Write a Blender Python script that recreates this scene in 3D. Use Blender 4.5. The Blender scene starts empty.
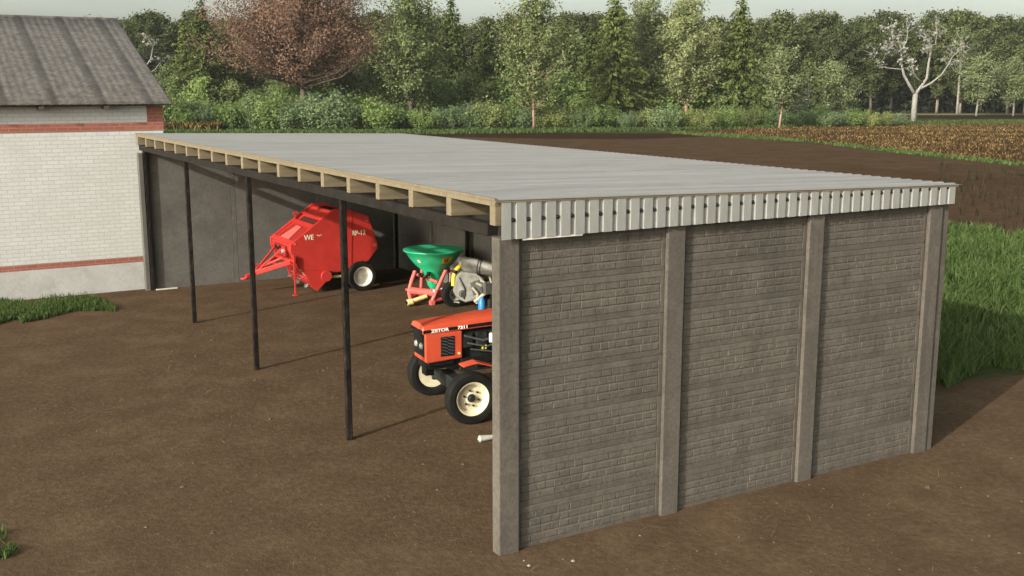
import bpy, bmesh, math, random
import numpy as np
from mathutils import Vector, Matrix

random.seed(7)
RNG = np.random.default_rng(11)
R = math.radians
scene = bpy.context.scene
COL = scene.collection

# ------------------------------------------------------------------ camera
CAM = np.array([-5.338, -9.497, 5.016])
F = 1070.5
PITCH, YAW = R(10.6417), R(30.0504)
_fw = np.array([math.sin(YAW) * math.cos(PITCH), math.cos(YAW) * math.cos(PITCH), -math.sin(PITCH)])
_rt = np.array([math.cos(YAW), -math.sin(YAW), 0.0])
_up = np.cross(_rt, _fw)
cd = bpy.data.cameras.new('camera')
cd.sensor_width = 36.0
cd.lens = F / 1024 * 36.0
cd.clip_end = 3000
cam = bpy.data.objects.new('camera', cd)
COL.objects.link(cam)
cam.location = CAM
cam.rotation_euler = (math.pi / 2 - PITCH, 0, -YAW)
scene.camera = cam


def ray(px, py):
    return _fw + _rt * (px - 512) / F + _up * (288 - py) / F


def gp(px, py, z=0.0):
    """ground point that the survey of the photograph gives for a pixel"""
    d = ray(px, py)
    p = CAM + d * (z - CAM[2]) / d[2]
    return (float(p[0]), float(p[1]), z)


def depth(p):
    return float((np.array(p) - CAM) @ _fw)


# ------------------------------------------------------------------ light
SUN_EL, SUN_AZ = R(22.3), R(20.5)      # light travels along +x, a little +y
sd = bpy.data.lights.new('sun', 'SUN')
sd.energy = 4.0
sd.angle = R(0.55)
sd.color = (1.0, 0.945, 0.85)
sun = bpy.data.objects.new('sun', sd)
COL.objects.link(sun)
tosun = Vector((-math.cos(SUN_AZ) * math.cos(SUN_EL), -math.sin(SUN_AZ) * math.cos(SUN_EL), math.sin(SUN_EL)))
sun.rotation_euler = tosun.to_track_quat('Z', 'Y').to_euler()
sun.location = (-20, -10, 20)

w = bpy.data.worlds.new('World')
scene.world = w
w.use_nodes = True
nt = w.node_tree
nt.nodes.clear()
sky = nt.nodes.new('ShaderNodeTexSky')
sky.sky_type = 'NISHITA'
sky.sun_disc = False
sky.sun_elevation = SUN_EL
sky.sun_rotation = math.atan2(tosun.x, tosun.y) % (2 * math.pi)
sky.air_density = 1.0
sky.dust_density = 4.0
sky.ozone_density = 1.0
hs = nt.nodes.new('ShaderNodeHueSaturation')
hs.inputs['Saturation'].default_value = 0.42
tint = nt.nodes.new('ShaderNodeMixRGB')
tint.blend_type = 'MULTIPLY'
tint.inputs[0].default_value = 1.0
tint.inputs[2].default_value = (0.985, 1.01, 0.93, 1)
geo = nt.nodes.new('ShaderNodeTexCoord')
mp = nt.nodes.new('ShaderNodeMapping')
mp.inputs['Scale'].default_value = (3, 3, 16)
cn = nt.nodes.new('ShaderNodeTexNoise')
cn.inputs['Scale'].default_value = 1.3
cn.inputs['Detail'].default_value = 5
cr = nt.nodes.new('ShaderNodeMapRange')
cr.inputs['From Min'].default_value = 0.4
cr.inputs['From Max'].default_value = 0.7
cr.inputs['To Min'].default_value = 1.24
cr.inputs['To Max'].default_value = 1.46
mul = nt.nodes.new('ShaderNodeMixRGB')
mul.blend_type = 'MULTIPLY'
mul.inputs[0].default_value = 1.0
bg = nt.nodes.new('ShaderNodeBackground')
bg.inputs['Strength'].default_value = 0.15
wo = nt.nodes.new('ShaderNodeOutputWorld')
L = nt.links.new
L(sky.outputs[0], hs.inputs['Color'])
L(hs.outputs[0], tint.inputs[1])
L(geo.outputs['Generated'], mp.inputs[0])
L(mp.outputs[0], cn.inputs['Vector'])
L(cn.outputs[0], cr.inputs['Value'])
L(tint.outputs[0], mul.inputs[1])
L(cr.outputs[0], mul.inputs[2])
L(mul.outputs[0], bg.inputs['Color'])
L(bg.outputs[0], wo.inputs['Surface'])

vs = scene.view_settings
vs.view_transform = 'Standard'
vs.look = 'None'
vs.exposure = 0.42
vs.gamma = 1.0


# ------------------------------------------------------------------ materials
def srgb(r, g, b):
    return tuple(((c / 255) / 12.92 if c / 255 <= 0.04045 else ((c / 255 + 0.055) / 1.055) ** 2.4) for c in (r, g, b))


def newmat(name):
    m = bpy.data.materials.new(name)
    m.use_nodes = True
    t = m.node_tree
    t.nodes.clear()
    out = t.nodes.new('ShaderNodeOutputMaterial')
    return m, t, out


def coords(t, stretch=(1, 1, 1), perobject=True, world=False):
    """object coordinates, shifted by a random amount for every copy"""
    if world:
        g = t.nodes.new('ShaderNodeNewGeometry')
        src = g.outputs['Position']
    else:
        g = t.nodes.new('ShaderNodeTexCoord')
        src = g.outputs['Object']
    if perobject:
        oi = t.nodes.new('ShaderNodeObjectInfo')
        sc = t.nodes.new('ShaderNodeVectorMath')
        sc.operation = 'MULTIPLY_ADD'
        sc.inputs[1].default_value = (37, 53, 71)
        t.links.new(oi.outputs['Random'], sc.inputs[0])
        t.links.new(src, sc.inputs[2])
        src = sc.outputs[0]
    m = t.nodes.new('ShaderNodeMapping')
    m.inputs['Scale'].default_value = stretch
    t.links.new(src, m.inputs[0])
    return m.outputs[0]


def noise(t, vec, scale, detail=4, rough=0.55):
    n = t.nodes.new('ShaderNodeTexNoise')
    n.inputs['Scale'].default_value = scale
    n.inputs['Detail'].default_value = detail
    n.inputs['Roughness'].default_value = rough
    t.links.new(vec, n.inputs['Vector'])
    return n.outputs[0]


def ramp(t, fac, stops):
    r = t.nodes.new('ShaderNodeValToRGB')
    e = r.color_ramp.elements
    while len(e) < len(stops):
        e.new(0.5)
    for i, (p, c) in enumerate(stops):
        e[i].position = p
        e[i].color = (*c, 1)
    t.links.new(fac, r.inputs[0])
    return r.outputs[0]


def mixc(t, fac, a, b, mode='MIX'):
    m = t.nodes.new('ShaderNodeMixRGB')
    m.blend_type = mode
    for i, x in ((0, fac), (1, a), (2, b)):
        if isinstance(x, (int, float)):
            m.inputs[i].default_value = x
        elif isinstance(x, tuple):
            m.inputs[i].default_value = (*x, 1)
        else:
            t.links.new(x, m.inputs[i])
    return m.outputs[0]


def bump(t, h, strength=0.4, dist=0.02):
    b = t.nodes.new('ShaderNodeBump')
    b.inputs['Strength'].default_value = strength
    b.inputs['Distance'].default_value = dist
    t.links.new(h, b.inputs['Height'])
    return b.outputs[0]


def bsdf(t, out, color, rough=0.7, metal=0.0, normal=None, spec=0.4, coat=0.0):
    p = t.nodes.new('ShaderNodeBsdfPrincipled')
    if isinstance(color, tuple):
        p.inputs['Base Color'].default_value = (*color, 1)
    else:
        t.links.new(color, p.inputs['Base Color'])
    if isinstance(rough, (int, float)):
        p.inputs['Roughness'].default_value = rough
    else:
        t.links.new(rough, p.inputs['Roughness'])
    p.inputs['Metallic'].default_value = metal
    p.inputs['Specular IOR Level'].default_value = spec
    p.inputs['Coat Weight'].default_value = coat
    if normal is not None:
        t.links.new(normal, p.inputs['Normal'])
    t.links.new(p.outputs[0], out.inputs['Surface'])
    return p


def noisy(name, c1, c2, scale=3.0, rough=0.7, metal=0.0, bstr=0.2, bscale=30.0, stretch=(1, 1, 1), spec=0.4,
          grime=None, coat=0.0, lo=0.3, hi=0.7, fine_amt=0.3, streak=0.0):
    m, t, out = newmat(name)
    v = coords(t, stretch)
    n1 = noise(t, v, scale, 6, 0.62)
    col = ramp(t, n1, [(lo, c1), (hi, c2)])
    if grime:
        gcol, gscale, amt = grime
        g = noise(t, v, gscale, 7, 0.7)
        gf = ramp(t, g, [(0.48, (0, 0, 0)), (0.75, (amt,) * 3)])
        col = mixc(t, gf, col, gcol)
    if streak:
        sv = coords(t, (5.0, 5.0, 0.45))
        sn = noise(t, sv, 1.0, 6, 0.7)
        col = mixc(t, ramp(t, sn, [(0.46, (0, 0, 0)), (0.72, (streak,) * 3)]), col, tuple(x * 0.55 for x in c1))
        sn2 = noise(t, coords(t, (1.2, 1.2, 2.0)), 1.7, 6, 0.7)
        col = mixc(t, ramp(t, sn2, [(0.52, (0, 0, 0)), (0.75, (streak * 0.7,) * 3)]), col, tuple(x * 1.35 for x in c2))
    nb = noise(t, v, bscale, 4, 0.6)
    if bscale > 1:
        fine = ramp(t, noise(t, v, bscale * 0.5, 6, 0.75), [(0.32, (0.66, 0.66, 0.66)), (0.68, (1.22, 1.21, 1.2))])
        col = mixc(t, fine_amt, col, fine, 'MULTIPLY')
    bsdf(t, out, col, rough, metal, bump(t, nb, bstr, 0.01) if bstr else None, spec, coat)
    return m


M = {}
M['concrete'] = noisy('concrete', (0.086, 0.073, 0.059), (0.124, 0.108, 0.089), 2.2, 0.9, 0, 0.3, 45,
                      grime=((0.053, 0.044, 0.036), 1.1, 0.75), fine_amt=0.9, streak=0.55)
M['concrete_smooth'] = noisy('concrete_smooth', (0.085, 0.079, 0.07), (0.125, 0.117, 0.103), 1.5, 0.9, 0, 0.2, 30,
                             grime=((0.066, 0.061, 0.054), 0.8, 0.8), fine_amt=0.6)
M['plinth'] = noisy('plinth_render', (0.36, 0.355, 0.335), (0.45, 0.44, 0.42), 1.2, 0.9, 0, 0.3, 30,
                    grime=((0.28, 0.27, 0.25), 1.3, 0.8))
M['pine'] = noisy('pine', (0.150, 0.118, 0.07), (0.215, 0.175, 0.113), 2.2, 0.75, 0, 0.3, 20, (1.2, 9, 9),
                  grime=((0.11, 0.083, 0.046), 1.0, 0.6))
M['dark_steel'] = noisy('dark_painted_steel', (0.005, 0.004, 0.0035), (0.013, 0.010, 0.008), 6, 0.9, 0.0, 0.5, 40,
                        (1, 1, 0.5), spec=0.15, grime=((0.058, 0.045, 0.034), 13, 0.9), fine_amt=1.0, streak=0.6)
M['beam'] = noisy('dark_beam', (0.010, 0.008, 0.0065), (0.022, 0.018, 0.014), 5, 0.8, 0, 0.3, 30, spec=0.15, fine_amt=0.8)
M['galv'] = noisy('galvanised_sheet', (0.192, 0.190, 0.183), (0.258, 0.255, 0.246), 1.3, 0.75, 0.0, 0.1, 20, (0.22, 3.2, 1),
                  spec=0.12, grime=((0.13, 0.129, 0.128), 0.9, 0.6))
M['galv_fascia'] = noisy('fascia_sheet', (0.25, 0.25, 0.232), (0.30, 0.30, 0.28), 4, 0.5, 0.0, 0.12, 20, (1, 1, 0.3),
                         spec=0.3, grime=((0.24, 0.225, 0.195), 3.5, 0.55))
M['black'] = noisy('black_paint', (0.006, 0.006, 0.006), (0.014, 0.014, 0.013), 6, 0.5, 0, 0.1, 30, spec=0.2)
M['rubber'] = noisy('tyre_rubber', (0.007, 0.0068, 0.0065), (0.014, 0.013, 0.012), 5, 0.8, 0, 0.25, 40, spec=0.15,
                    grime=((0.035, 0.028, 0.02), 3, 0.3))
M['baler_red'] = noisy('baler_red', (0.43, 0.027, 0.02), (0.5, 0.037, 0.028), 1.5, 0.42, 0, 0.05, 12, spec=0.45,
                       grime=((0.35, 0.033, 0.025), 2.2, 0.6))
M['baler_dark'] = noisy('baler_recess_red', (0.22, 0.012, 0.01), (0.30, 0.02, 0.016), 2, 0.55, 0, 0.05, 12)
M['baler_vent'] = noisy('baler_vent', (0.05, 0.008, 0.007), (0.09, 0.012, 0.01), 2, 0.7, 0, 0.05, 12)
M['tractor_orange'] = noisy('tractor_orange', (0.51, 0.068, 0.03), (0.59, 0.09, 0.042), 1.8, 0.4, 0, 0.04, 10,
                            spec=0.5, coat=0.15, grime=((0.42, 0.075, 0.03), 2.5, 0.5))
M['cream'] = noisy('cream_rim', (0.66, 0.58, 0.40), (0.76, 0.69, 0.50), 4, 0.5, 0, 0.08, 20,
                   grime=((0.42, 0.33, 0.2), 4, 0.6))
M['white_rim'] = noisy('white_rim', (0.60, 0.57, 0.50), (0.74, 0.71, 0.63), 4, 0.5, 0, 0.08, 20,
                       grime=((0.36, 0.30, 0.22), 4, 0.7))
M['green_plastic'] = noisy('green_hopper', (0.014, 0.42, 0.19), (0.026, 0.52, 0.25), 1.6, 0.4, 0, 0.05, 8, spec=0.45,
                           grime=((0.02, 0.22, 0.09), 3, 0.5))
M['green_lid'] = noisy('green_lid', (0.03, 0.46, 0.22), (0.045, 0.54, 0.27), 1.6, 0.5, 0, 0.05, 8)
M['coral'] = noisy('coral_frame', (0.66, 0.10, 0.085), (0.74, 0.15, 0.125), 3, 0.5, 0, 0.08, 20,
                   grime=((0.40, 0.08, 0.06), 4, 0.6))
M['grey_metal'] = noisy('grey_machine_metal', (0.20, 0.195, 0.17), (0.31, 0.30, 0.265), 3, 0.6, 0.0, 0.25, 18,
                        grime=((0.09, 0.078, 0.062), 5, 0.85), fine_amt=0.6)
M['beige_metal'] = noisy('beige_metal', (0.38, 0.34, 0.25), (0.48, 0.44, 0.34), 4, 0.55, 0, 0.1, 20,
                         grime=((0.2, 0.15, 0.1), 5, 0.7))
M['yellow'] = noisy('yellow_paint', (0.68, 0.50, 0.04), (0.78, 0.60, 0.07), 4, 0.45, 0, 0.06, 20,
                    grime=((0.4, 0.28, 0.05), 6, 0.5))
M['pale_yellow'] = noisy('pale_yellow', (0.60, 0.50, 0.20), (0.70, 0.60, 0.28), 4, 0.5, 0, 0.06, 20)
M['dark_grey'] = noisy('dark_grey_metal', (0.06, 0.058, 0.052), (0.13, 0.125, 0.11), 6, 0.6, 0, 0.3, 25, grime=((0.03, 0.026, 0.02), 5, 0.8))
M['blue'] = noisy('blue_paint', (0.02, 0.16, 0.50), (0.03, 0.22, 0.6), 4, 0.4, 0, 0.05, 20)
M['engine'] = noisy('engine_dark', (0.008, 0.01, 0.009), (0.026, 0.03, 0.027), 8, 0.55, 0.0, 0.3, 30, spec=0.25)
M['louvre'] = noisy('louvre_grey', (0.05, 0.055, 0.06), (0.09, 0.095, 0.1), 6, 0.5, 0, 0.1, 20)
M['silver'] = noisy('silver_metal', (0.45, 0.45, 0.44), (0.6, 0.6, 0.58), 6, 0.4, 0.3, 0.1, 20)
M['white_paint'] = noisy('white_lettering', (0.74, 0.70, 0.62), (0.8, 0.77, 0.7), 6, 0.6, 0, 0, 1)
M['worn_white'] = noisy('worn_lettering', (0.70, 0.58, 0.40), (0.8, 0.72, 0.56), 14, 0.6, 0, 0, 1)
M['lamp_glass'] = noisy('lamp_glass', (0.22, 0.22, 0.17), (0.32, 0.32, 0.26), 8, 0.15, 0, 0, 1, spec=0.6)
M['orange_decal'] = noisy('orange_decal', (0.66, 0.30, 0.03), (0.74, 0.40, 0.05), 8, 0.5, 0, 0, 1)
M['stone'] = noisy('pale_stone', (0.34, 0.33, 0.30), (0.46, 0.45, 0.41), 9, 0.8, 0, 0.3, 30)
M['pebble'] = noisy('pebble_grey', (0.20, 0.175, 0.14), (0.30, 0.27, 0.22), 9, 0.9, 0, 0.3, 30)
M['light_gap_strip'] = noisy('light_gap_pale', (0.50, 0.47, 0.40), (0.62, 0.58, 0.5), 5, 0.8, 0, 0.2, 30)
M['tail_wood'] = noisy('dark_rafter_wood', (0.045, 0.03, 0.024), (0.08, 0.055, 0.042), 5, 0.8, 0, 0.3, 30)
M['copper_bark'] = noisy('copper_bark', (0.075, 0.048, 0.038), (0.12, 0.078, 0.062), 3, 0.9, 0, 0.5, 8, (1, 1, 0.3))
M['grey_bark'] = noisy('grey_bark', (0.17, 0.135, 0.11), (0.27, 0.22, 0.185), 3, 0.9, 0, 0.5, 8, (1, 1, 0.3))
M['pink_bark'] = noisy('pinkish_bark', (0.23, 0.14, 0.105), (0.34, 0.22, 0.17), 3, 0.9, 0, 0.5, 8, (1, 1, 0.3))
M['pale_bark'] = noisy('pale_bark', (0.17, 0.155, 0.135), (0.26, 0.24, 0.21), 3, 0.9, 0, 0.5, 8, (1, 1, 0.3))
M['bare_bark'] = noisy('bare_tree_bark', (0.18, 0.165, 0.145), (0.27, 0.25, 0.22), 3, 0.9, 0, 0.5, 8, (1, 1, 0.3))
M['dark_bark'] = noisy('dark_bark', (0.06, 0.048, 0.038), (0.11, 0.09, 0.07), 3, 0.9, 0, 0.5, 8, (1, 1, 0.3))


def glass_mat():
    m, t, out = newmat('cab_glass')
    p = bsdf(t, out, (0.55, 0.62, 0.6), 0.05)
    p.inputs['Transmission Weight'].default_value = 0.9
    return m


M['glass'] = glass_mat()


def brick_mat(name, c1, c2, mortar, bw, bh, ms, grime=None, bstr=0.4, squash=1.0):
    m, t, out = newmat(name)
    g = t.nodes.new('ShaderNodeTexCoord')
    s = t.nodes.new('ShaderNodeSeparateXYZ')
    t.links.new(g.outputs['Object'], s.inputs[0])
    ad = t.nodes.new('ShaderNodeMath')
    t.links.new(s.outputs[0], ad.inputs[0])
    t.links.new(s.outputs[1], ad.inputs[1])
    c = t.nodes.new('ShaderNodeCombineXYZ')
    t.links.new(ad.outputs[0], c.inputs[0])
    t.links.new(s.outputs[2], c.inputs[1])
    b = t.nodes.new('ShaderNodeTexBrick')
    b.inputs['Color1'].default_value = (*c1, 1)
    b.inputs['Color2'].default_value = (*c2, 1)
    b.inputs['Mortar'].default_value = (*mortar, 1)
    b.inputs['Scale'].default_value = 1.0
    b.inputs['Brick Width'].default_value = bw
    b.inputs['Row Height'].default_value = bh
    b.inputs['Mortar Size'].default_value = ms
    b.inputs['Mortar Smooth'].default_value = 0.3
    b.inputs['Bias'].default_value = 0.1
    t.links.new(c.outputs[0], b.inputs['Vector'])
    v = coords(t, (1, 1, 1), False)
    n = noise(t, v, 1.3, 6, 0.65)
    col = b.outputs['Color']
    if grime:
        gf = ramp(t, n, [(0.42, (0, 0, 0)), (0.72, (grime[1],) * 3)])
        col = mixc(t, gf, col, grime[0])
    n2 = noise(t, v, 25, 4)
    col = mixc(t, 0.35, col, ramp(t, n2, [(0.3, (0.7, 0.7, 0.7)), (0.7, (1.1, 1.1, 1.1))]), 'MULTIPLY')
    inv = t.nodes.new('ShaderNodeMath')
    inv.operation = 'SUBTRACT'
    inv.inputs[0].default_value = 1
    t.links.new(b.outputs['Fac'], inv.inputs[1])
    bsdf(t, out, col, 0.85, 0, bump(t, inv.outputs[0], bstr, 0.01), 0.3)
    return m


M['white_brick'] = brick_mat('white_silicate_brick', (0.56, 0.555, 0.535), (0.51, 0.505, 0.485), (0.385, 0.375, 0.35), 0.26, 0.094,
                             0.008, ((0.45, 0.435, 0.40), 0.6))
M['red_brick'] = brick_mat('red_brick', (0.33, 0.105, 0.07), (0.27, 0.085, 0.06), (0.30, 0.20, 0.16), 0.26, 0.083, 0.007,
                           ((0.21, 0.085, 0.06), 0.6))


def ground_mat(name, stops, scale, stretch=(1, 1, 1), bstr=0.5, patches=()):
    m, t, out = newmat(name)
    v = coords(t, stretch, False, True)
    n1 = noise(t, v, scale, 8, 0.65)
    n2 = noise(t, v, scale * 9, 6, 0.7)
    mixn = t.nodes.new('ShaderNodeMath')
    mixn.operation = 'MULTIPLY_ADD'
    mixn.inputs[1].default_value = 0.55
    t.links.new(n2, mixn.inputs[0])
    h = t.nodes.new('ShaderNodeMath')
    h.operation = 'MULTIPLY'
    h.inputs[1].default_value = 0.45
    t.links.new(n1, h.inputs[0])
    t.links.new(h.outputs[0], mixn.inputs[2])
    col = ramp(t, mixn.outputs[0], stops)
    for (pc, ps, lo, hi, amt) in patches:
        pn = noise(t, v, ps, 5, 0.65)
        col = mixc(t, ramp(t, pn, [(lo, (0, 0, 0)), (hi, (amt,) * 3)]), col, pc)
    n3 = noise(t, v, scale * 25, 5, 0.7)
    hh = mixc(t, 0.5, n2, n3, 'ADD')
    bsdf(t, out, col, 1.0, 0, bump(t, hh, bstr, 0.03), 0.0)
    return m


M['dirt'] = ground_mat('yard_dirt', [(0.32, (0.060, 0.039, 0.024)), (0.5, (0.089, 0.059, 0.036)), (0.68, (0.132, 0.092, 0.058))], 1.1,
                       (1, 1, 1), 0.55,
                       [((0.13, 0.083, 0.045), 0.55, 0.52, 0.72, 0.3), ((0.072, 0.046, 0.028), 0.33, 0.5, 0.7, 0.4), ((0.12, 0.055, 0.03), 0.9, 0.66, 0.78, 0.4),
                        ((0.26, 0.21, 0.15), 7.0, 0.66, 0.74, 0.55)])
M['field'] = ground_mat('tilled_soil', [(0.35, (0.044, 0.027, 0.016)), (0.5, (0.064, 0.041, 0.0245)), (0.65, (0.092, 0.061, 0.038))], 0.5,
                        (1, 1, 1), 0.8, [((0.05, 0.029, 0.015), 0.05, 0.5, 0.62, 0.6)])
M['dark_field'] = ground_mat('dark_soil', [(0.35, (0.022, 0.013, 0.009)), (0.5, (0.032, 0.019, 0.0125)), (0.65, (0.046, 0.028, 0.018))], 0.5)
M['stubble_soil'] = ground_mat('stubble_soil', [(0.38, (0.028, 0.018, 0.012)), (0.5, (0.05, 0.031, 0.018)), (0.62, (0.10, 0.062, 0.028))],
                               0.5, (1, 1, 1), 0.8)
M['verge'] = ground_mat('verge_grass', [(0.35, (0.032, 0.038, 0.017)), (0.5, (0.048, 0.058, 0.024)), (0.65, (0.07, 0.08, 0.035))], 0.6)
M['track'] = ground_mat('pale_track', [(0.35, (0.2, 0.16, 0.11)), (0.65, (0.3, 0.25, 0.18))], 0.6)
M['floor_litter'] = ground_mat('forest_floor', [(0.35, (0.02, 0.022, 0.012)), (0.65, (0.045, 0.05, 0.025))], 0.4)


def leaf_mat(name, cols, trans=0.3, clump=0.5, island=0.48):
    """leaves: tint varies leaf by leaf and clump by clump, part of the light passes through"""
    m, t, out = newmat(name)
    g = t.nodes.new('ShaderNodeNewGeometry')
    v = coords(t, (1, 1, 1), True)
    n = noise(t, v, clump, 3, 0.6)
    a = t.nodes.new('ShaderNodeMath')
    a.operation = 'MULTIPLY_ADD'
    a.inputs[1].default_value = island
    t.links.new(g.outputs['Random Per Island'], a.inputs[0])
    s = t.nodes.new('ShaderNodeMath')
    s.operation = 'MULTIPLY'
    s.inputs[1].default_value = 1.0 - island
    t.links.new(n, s.inputs[0])
    t.links.new(s.outputs[0], a.inputs[2])
    k = len(cols)
    col = ramp(t, a.outputs[0], [(0.2 + 0.6 * i / (k - 1), c) for i, c in enumerate(cols)])
    oi = t.nodes.new('ShaderNodeObjectInfo')
    var = ramp(t, oi.outputs['Random'], [(0.0, (0.76, 0.78, 0.78)), (0.5, (1.0, 1.0, 1.0)), (1.0, (1.26, 1.22, 1.15))])
    col = mixc(t, 1.0, col, var, 'MULTIPLY')
    d = t.nodes.new('ShaderNodeBsdfDiffuse')
    tr = t.nodes.new('ShaderNodeBsdfTranslucent')
    mx = t.nodes.new('ShaderNodeMixShader')
    mx.inputs[0].default_value = trans
    t.links.new(col, d.inputs[0])
    t.links.new(col, tr.inputs[0])
    t.links.new(d.outputs[0], mx.inputs[1])
    t.links.new(tr.outputs[0], mx.inputs[2])
    t.links.new(mx.outputs[0], out.inputs['Surface'])
    return m


M['spruce'] = leaf_mat('spruce_needles', [(0.043, 0.057, 0.019), (0.091, 0.113, 0.035), (0.166, 0.191, 0.066)], 0.2)
M['leaf_mid'] = leaf_mat('mid_leaves', [(0.057, 0.076, 0.028), (0.123, 0.152, 0.060), (0.247, 0.283, 0.132)])
M['leaf_pale'] = leaf_mat('pale_leaves', [(0.081, 0.102, 0.042), (0.162, 0.191, 0.086), (0.295, 0.327, 0.167)])
M['leaf_copper'] = leaf_mat('copper_leaves', [(0.075, 0.042, 0.029), (0.175, 0.1, 0.07), (0.3, 0.19, 0.138)])
M['leaf_forest'] = leaf_mat('forest_leaves', [(0.027, 0.036, 0.016), (0.068, 0.083, 0.034), (0.16, 0.175, 0.07)], 0.3)
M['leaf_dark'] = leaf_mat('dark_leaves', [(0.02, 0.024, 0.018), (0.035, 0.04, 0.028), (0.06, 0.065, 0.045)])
M['leaf_white'] = leaf_mat('whitish_leaves', [(0.2, 0.2, 0.165), (0.29, 0.285, 0.24), (0.38, 0.37, 0.32)])
M['leaf_grey'] = leaf_mat('grey_leaves', [(0.16, 0.165, 0.12), (0.24, 0.24, 0.19), (0.36, 0.35, 0.29)])
M['bush_blue'] = leaf_mat('bluish_bush_leaves', [(0.1, 0.15, 0.07), (0.175, 0.235, 0.115), (0.25, 0.32, 0.165)], 0.45)
M['bush_yellow'] = leaf_mat('yellowish_bush_leaves', [(0.14, 0.165, 0.055), (0.24, 0.275, 0.1), (0.34, 0.37, 0.15)], 0.45)
M['bush_green'] = leaf_mat('green_bush_leaves', [(0.1, 0.155, 0.045), (0.185, 0.26, 0.085), (0.29, 0.36, 0.135)], 0.45)
M['grass'] = leaf_mat('grass_blades', [(0.035, 0.061, 0.017), (0.066, 0.103, 0.032), (0.118, 0.157, 0.057)], 0.35, 0.6)
M['stubble'] = leaf_mat('maize_stubble', [(0.022, 0.014, 0.008), (0.07, 0.044, 0.02), (0.26, 0.175, 0.07)], 0.1, 0.2)
M['corn'] = leaf_mat('maize_leaves', [(0.02, 0.02, 0.01), (0.05, 0.045, 0.016), (0.19, 0.135, 0.045)], 0.2, 0.4, 0.8)
M['weed'] = leaf_mat('dark_weeds', [(0.02, 0.016, 0.01), (0.035, 0.03, 0.018), (0.05, 0.045, 0.025)], 0.1)


M['straw'] = leaf_mat('straw', [(0.14, 0.10, 0.05), (0.2, 0.15, 0.08), (0.28, 0.21, 0.12)])
M['clod'] = ground_mat('dirt_clod', [(0.34, (0.066, 0.044, 0.026)), (0.5, (0.10, 0.069, 0.043)), (0.66, (0.15, 0.11, 0.07))], 3.0)


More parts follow.
